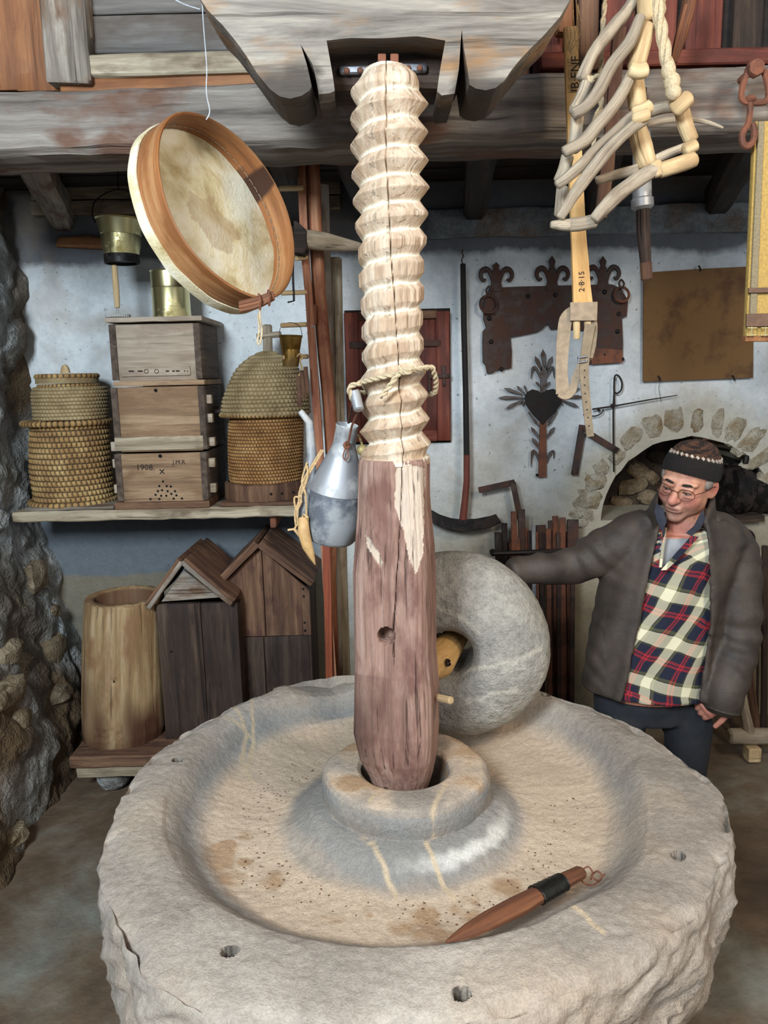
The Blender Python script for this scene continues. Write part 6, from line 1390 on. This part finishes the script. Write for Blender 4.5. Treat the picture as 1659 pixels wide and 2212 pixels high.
def knit(name, a, b, stripes):
    t = NT(name); g = t.coord(); sp = t.n('ShaderNodeSeparateXYZ'); t.l(g, sp.inputs[0])
    w = t.n('ShaderNodeTexNoise'); mp = t.mapping(g, (8, 8, 260)); t.l(mp, w.inputs['Vector']); w.inputs['Scale'].default_value = 1; w.inputs['Detail'].default_value = 2
    col = t.ramp(w.outputs['Fac'], [(.42, srgb(a)), (.58, srgb(b))]) if stripes else t.ramp(w.outputs['Fac'], [(.3, srgb(a)), (.7, srgb(b))])
    t.bump(t.noise(g, 700, 2), .6, .002); return t.fin(col, .95)
M['cap_dark'] = knit('cap_dark', '0f0b09', '1a120f', False); M['cap_brown'] = knit('cap_brown', '20130d', '5a3a27', True); M['cap_white'] = plain('cap_white', 'b9ab9c', .9)
crown = cap_part('cap_crown', [(q/14, .002) for q in range(0, 15)], M['cap_brown'])
brim = cap_part('cap_brim', [(-.03, .001), (-.05, .004), (.0, .0055), (.15, .0055), (.30, .0055), (.36, .004), (.36, .002)], M['cap_dark'])
r1 = cap_ring(.40, .0035); r0 = cap_ring(.35, .0045); r2 = cap_ring(.45, .003)
for k in range(0, NCa, 4):
    a, b, c, d = r1[k], r0[(k+1) % NCa], r1[(k+3) % NCa], r2[(k+2) % NCa]; o_ = Vector((0, 0, 0)); cc = (a+b+c+d)/4; nn = (cc-Vector((0, -.02, .03))).normalized()*.002
    m = MB(); m.add([a+nn, b+nn, c+nn, d+nn, a-nn, b-nn, c-nn, d-nn], [(0, 1, 2, 3), (7, 6, 5, 4), (0, 4, 5, 1), (1, 5, 6, 2), (2, 6, 7, 3), (3, 7, 4, 0)], [(0, 0, 0)]*8); m.v = [hl(v) for v in m.v]; obj('white_stitch', m, M['cap_white'], crown, None)
top = hl((0, -.045, .118)); m = MB()
for k in range(7): f = k*.9; m.tube([top, top+Vector((.012*math.cos(f), .006*math.sin(f), .012)), top+Vector((.028*math.cos(f), .01*math.sin(f), .010+.006*math.sin(f*2)))], .0012, 5, sm=3)
obj('loose_yarn', m, M['cap_brown'], crown)

# clothes
def zy(y, Y=2.36): return P(1440, y, Y).z
def fabric(name, c1, c2, bump=.4, s=30, rough=.85, sheen=0):
    t = NT(name); g = t.coord('obj'); n1 = t.noise(g, 9, 5, .6); n2 = t.noise(g, s*12, 2); col = t.ramp(n1, [(.35, srgb(c1)), (.65, srgb(c2))]); t.bump(t.math('ADD', t.math('MULTIPLY', n1, 2.), n2), bump, .004); return t.fin(col, rough)
M['jacket'] = fabric('jacket_cloth', '2d2621', '463b32', .4, 30, .62); M['trousers'] = fabric('trousers_cloth', '16171b', '22242a', .4); M['tshirt'] = fabric('grey_jersey', '83858a', '9a9ca0', .3, 40, .95)
M['navy'] = fabric('navy_flannel', '1a1d2b', '3a3c46', .3, 40, .95)
def plaid():
    t = NT('plaid_flannel'); g = t.coord(); mp = t.n('ShaderNodeMapping'); t.l(g, mp.inputs[0]); mp.inputs['Rotation'].default_value = (0, 0, math.radians(14)); mp.inputs['Scale'].default_value = (7.8, 7.4, 1)
    wob = t.n('ShaderNodeTexNoise'); t.l(g, wob.inputs['Vector']); wob.inputs['Scale'].default_value = 9; wb = t.n('ShaderNodeVectorMath', operation='MULTIPLY_ADD'); t.l(wob.outputs['Color'], wb.inputs[0]); wb.inputs[1].default_value = (.22, .22, 0); t.l(mp.outputs[0], wb.inputs[2])
    sp = t.n('ShaderNodeSeparateXYZ'); t.l(wb.outputs[0], sp.inputs[0])
    def band(o):
        f = t.math('FRACT', o); m = t.n('ShaderNodeValToRGB'); m.color_ramp.interpolation = 'CONSTANT'; e = m.color_ramp.elements; t.l(f, m.inputs[0])
        st = [(0, '12162a'), (.13, 'a02028'), (.19, '12162a'), (.215, 'a02028'), (.27, '161a2c'), (.46, '3f3f28'), (.50, 'd8d0b0'), (.76, '0d0f14'), (.775, '5b5a38'), (.84, '161a2c')]
        e[0].position = 0; e[0].color = srgb(st[0][1]); e[1].position = st[1][0]; e[1].color = srgb(st[1][1])
        for p, c in st[2:]: q = e.new(p); q.color = srgb(c)
        return m.outputs[0]
    a = band(sp.outputs[0]); b = band(sp.outputs[1]); col = t.mix(.5, a, b); n2 = t.noise(g, 300, 2); t.bump(n2, .3, .002); return t.fin(col, .92)
M['plaid'] = plaid()
# (picture y, outer left, outer right, opening left, opening right)
JR = [(1118, 1392, 1556, 1424, 1520), (1140, 1358, 1592, 1418, 1524), (1165, 1332, 1606, 1412, 1528), (1200, 1312, 1600, 1405, 1531), (1250, 1300, 1588, 1396, 1533), (1300, 1290, 1578, 1384, 1532), (1350, 1278, 1572, 1372, 1529), (1400, 1268, 1566, 1360, 1525), (1440, 1262, 1562, 1352, 1521), (1475, 1260, 1558, 1340, 1517), (1500, 1264, 1556, 1332, 1514)]
YJ = 2.47
def jring(y, grow=0):
    ys = [j[0] for j in JR]; l, r, ol, orr = [float(np.interp(y, ys, [j[k] for j in JR])) for k in (1, 2, 3, 4)]
    a = P(l, y, YJ); b = P(r, y, YJ); c = (a+b)/2; c.y = YJ; A = (b.x-a.x)/2+grow; B = min(.145, .10+.06*min(1, (y-1100)/90))+grow
    if y > 1300: B += .02*(y-1300)/200
    return c, A, B, ol, orr
def front_pt(c, A, B, th): return c+Vector((A*math.cos(th), B*math.sin(th), 0))
def th_of(px_, y, c, A, B):
    # angle on the ring (front half) that falls at the wanted place
    best = None
    for k in range(181):
        th = -PI*k/180; q = front_pt(c, A, B, th); d = abs(proj(q)[0]-px_)
        if best is None or d < best[0]: best = (d, th)
    return best[1]
jm = MB(); ys = list(np.arange(1118, 1488, 7.0)); n = 60; outv = []; inv = []
for y in ys:
    c, A, B, ol, orr = jring(y); t1 = th_of(ol, y, c, A, B); t2 = th_of(orr, y, c, A, B)
    # from right edge of the opening round the back to the left edge
    a0, a1 = t2, t1+2*PI
    for j in range(n+1):
        th = a0+(a1-a0)*j/n; fold = .006*math.sin(th*5+y*.02)+.008*noise.noise(Vector((th*2, y*.012, 2)))
        p = front_pt(c, A+fold, B+fold, th); q = front_pt(c, A+fold-.012, B+fold-.012, th)
        if j in (0, 1, n-1, n): p += Vector((0, -.010, 0)); q += Vector((0, -.010, 0))
        # hem slopes up toward the front left
        outv.append(p); inv.append(q)
W_ = n+1; H_ = len(ys); vs = outv+inv; N0 = W_*H_; fs = []
for i in range(H_-1):
    for j in range(n): a = i*W_+j; fs.append((a, a+1, a+W_+1, a+W_)); fs.append((N0+a, N0+a+W_, N0+a+W_+1, N0+a+1))
    for j in (0, n): a = i*W_+j; fs.append((a, a+W_, N0+a+W_, N0+a) if j == 0 else (a, N0+a, N0+a+W_, a+W_))
for j in range(n):
    a = j; fs.append((a, N0+a, N0+a+1, a+1)); a = (H_-1)*W_+j; fs.append((a, a+1, N0+a+1, N0+a))
jm.add(vs, fs, vs, False)
# shoulders, sleeves
jm.tube([P(1400, 1128, YJ), P(1362, 1150, YJ), sR+Vector((0, 0, -.01)), P(1292, 1196, 2.49), eR, P(1190, 1226, 2.48), wR, P(1104, 1238, 2.455)], [.050, .068, .080, .074, .062, .054, .048, .043], 20, sm=5)
jm.tube([P(1535, 1132, YJ), P(1565, 1155, YJ), sL+Vector((.01, 0, -.01)), P(1594, 1265, 2.44), eL, P(1582, 1430, 2.385), wL+Vector((.018, 0, .0)), P(1560, 1525, 2.34)], [.050, .066, .078, .076, .072, .070, .064, .060], 20, sm=5)
# collar of the jacket, standing round the back of the neck
cp = [P(1424, 1128, 2.36), P(1412, 1098, 2.40), P(1420, 1075, 2.47), P(1460, 1068, 2.545), P(1505, 1070, 2.545), P(1538, 1085, 2.47), P(1535, 1110, 2.40), P(1523, 1140, 2.36)]
jm.sweep(smooth_path(cp, [1]*8, 5)[0], lambda i: [(.030, -.007), (.030, .007), (-.035, .008), (-.035, -.008)], up=Vector((0, 0, 1)))
def wrinkle(co, me):
    nrm = np.empty(len(co)*3); me.vertices.foreach_get('normal', nrm) if False else None
    N_ = np.empty(len(co)*3); me.vertex_normals.foreach_get('vector', N_); N_ = N_.reshape(-1, 3)
    d = np.empty(len(co)); eLn = np.array(eL); eRn = np.array(eR)
    for i, c in enumerate(co):
        v = Vector(c); k = .004
        near = math.exp(-((v-eL).length/.14)**2)+math.exp(-((v-eR).length/.13)**2)
        arm = 1. if (v.x > P(1560, 1300, 2.45).x or v.x < P(1300, 1200, 2.45).x) else 0.
        d[i] = .0055*noise.noise(Vector((v.x*9, v.y*6, v.z*5)))*1.0 + (.007*near+.0025*arm)*math.sin(v.z*80+v.x*45+noise.noise(v*6)*8)*(.6+.4*noise.noise(v*9)) if True else 0
    return co+N_*d[:, None]
jk = remesh(jm, .0075, 'jacket', M['jacket'], man, 4, wrinkle)
# shirt: full ring inside the jacket with a V opening, tartan mapped along the cloth
def shirt(y0, y1, mat, name, grow, vopen, hem=None, neck=None):
    n = 120; vs = []; gs = []; fs = []; ys = np.linspace(y0, y1, 60)
    for y in ys:
        c, A, B, ol, orr = jring(min(y, 1480), grow); c = c.copy(); c.z = P(1440, y, YJ).z
        for j in range(n):
            th = 2*PI*j/n; f = .004*math.sin(th*7+y*.03)+.005*noise.noise(Vector((th*3, y*.02, 7)))
            p = front_pt(c, A+f, B+f-.0, th); px_, py_ = proj(p)
            if hem and math.sin(th) < 0 and y == ys[-1]: p.z += hem(px_)
            vs.append(p); gs.append(((th+PI/2)*A*1.0, p.z, 0))
    nr = len(ys)
    for i in range(nr-1):
        for j in range(n):
            a = i*n+j; b = i*n+(j+1) % n; q = (vs[a]+vs[b+n])/2
            if math.sin(2*PI*(j+.5)/n) < 0:
                x_, y_ = proj(q)
                if vopen and inpoly(x_, y_, vopen): continue
            fs.append((a, b, b+n, a+n))
    m = MB(); m.add(vs, fs, gs, False); o = obj(name, m, mat, man, 80)
    md = o.modifiers.new('thickness', 'SOLIDIFY'); md.thickness = .003; md.offset = -1; return o
shirt(1128, 1488, M['plaid'], 'plaid_shirt', -.019, [(1430, 1100), (1428, 1160), (1426, 1205), (1427, 1232), (1440, 1222), (1460, 1198), (1485, 1168), (1512, 1142), (1515, 1100)], hem=lambda x: (0.045 if x < 1370 else .045*max(0, 1-(x-1370)/70)))
shirt(1150, 1480, M['tshirt'], 'grey_tshirt', -.030, [(1434, 1120), (1446, 1138), (1462, 1152), (1480, 1158), (1497, 1152), (1512, 1138), (1512, 1100), (1434, 1100)])
# shirt collar leaves
def flap(pts, mat, name, th=.004): m = MB(); m.prism([P(*p) for p in pts], (0, th, 0), 'z', .001); m.g = [(v[0]*1.0, v[2], 0) for v in m.v]; return obj(name, m, mat, man, 40)
flap([(1418, 1086, 2.36), (1434, 1100, 2.345), (1440, 1128, 2.33), (1432, 1150, 2.325), (1420, 1128, 2.335), (1414, 1105, 2.35)], M['navy'], 'shirt_collar')
flap([(1520, 1102, 2.37), (1524, 1122, 2.35), (1514, 1142, 2.335), (1494, 1158, 2.325), (1482, 1152, 2.325), (1500, 1136, 2.335), (1512, 1112, 2.355)], M['navy'], 'shirt_collar')
flap([(1432, 1150, 2.322), (1440, 1140, 2.322), (1430, 1226, 2.318), (1424, 1226, 2.318)], M['plaid'], 'shirt_placket')
flap([(1494, 1158, 2.322), (1510, 1160, 2.322), (1462, 1212, 2.315), (1440, 1232, 2.315), (1428, 1232, 2.315), (1460, 1196, 2.318)], M['plaid'], 'shirt_placket')
# trousers
tm = MB(); ring_loft(tm, [(P(1405, y, 2.50), a, b) for (y, a, b) in [(1545, .15, .11), (1510, .165, .118), (1470, .158, .112), (1430, .150, .11)]], 40)
for (xh, xk) in ((1345, 1335), (1465, 1480)):
    a = P(xh, 1505, 2.50); k = Vector((P(xk, 1560, 2.5).x, 2.47, .47)); an = Vector((k.x, 2.52, .10)); tm.tube([a, a*.5+k*.5, k, an, an-Vector((0, 0, .03))], [.100, .092, .078, .068, .07], 18, sm=4)
remesh(tm, .009, 'trousers', M['trousers'], man, 4)
for xk in (1335, 1480):
    x_ = P(xk, 1560, 2.5).x; m = MB(); m.sweep([(x_, 2.60, .045), (x_, 2.55, .05), (x_, 2.48, .05), (x_, 2.40, .04), (x_, 2.33, .032)], lambda i: [(hh*math.sin(f), ww*math.cos(f)) for (ww, hh) in [[(.03, .04), (.042, .05), (.045, .05), (.048, .038), (.03, .028)][i]] for f in [q*2*PI/14 for q in range(14)]], up=Vector((0, 0, 1))); obj('shoe', m, M['black_iron'], man)
# sleeve cuff and jacket zip
m = MB(); m.tube([P(1560, 1520, 2.34), P(1557, 1531, 2.338)], .060, 20); obj('cuff', m, M['jacket'], man)
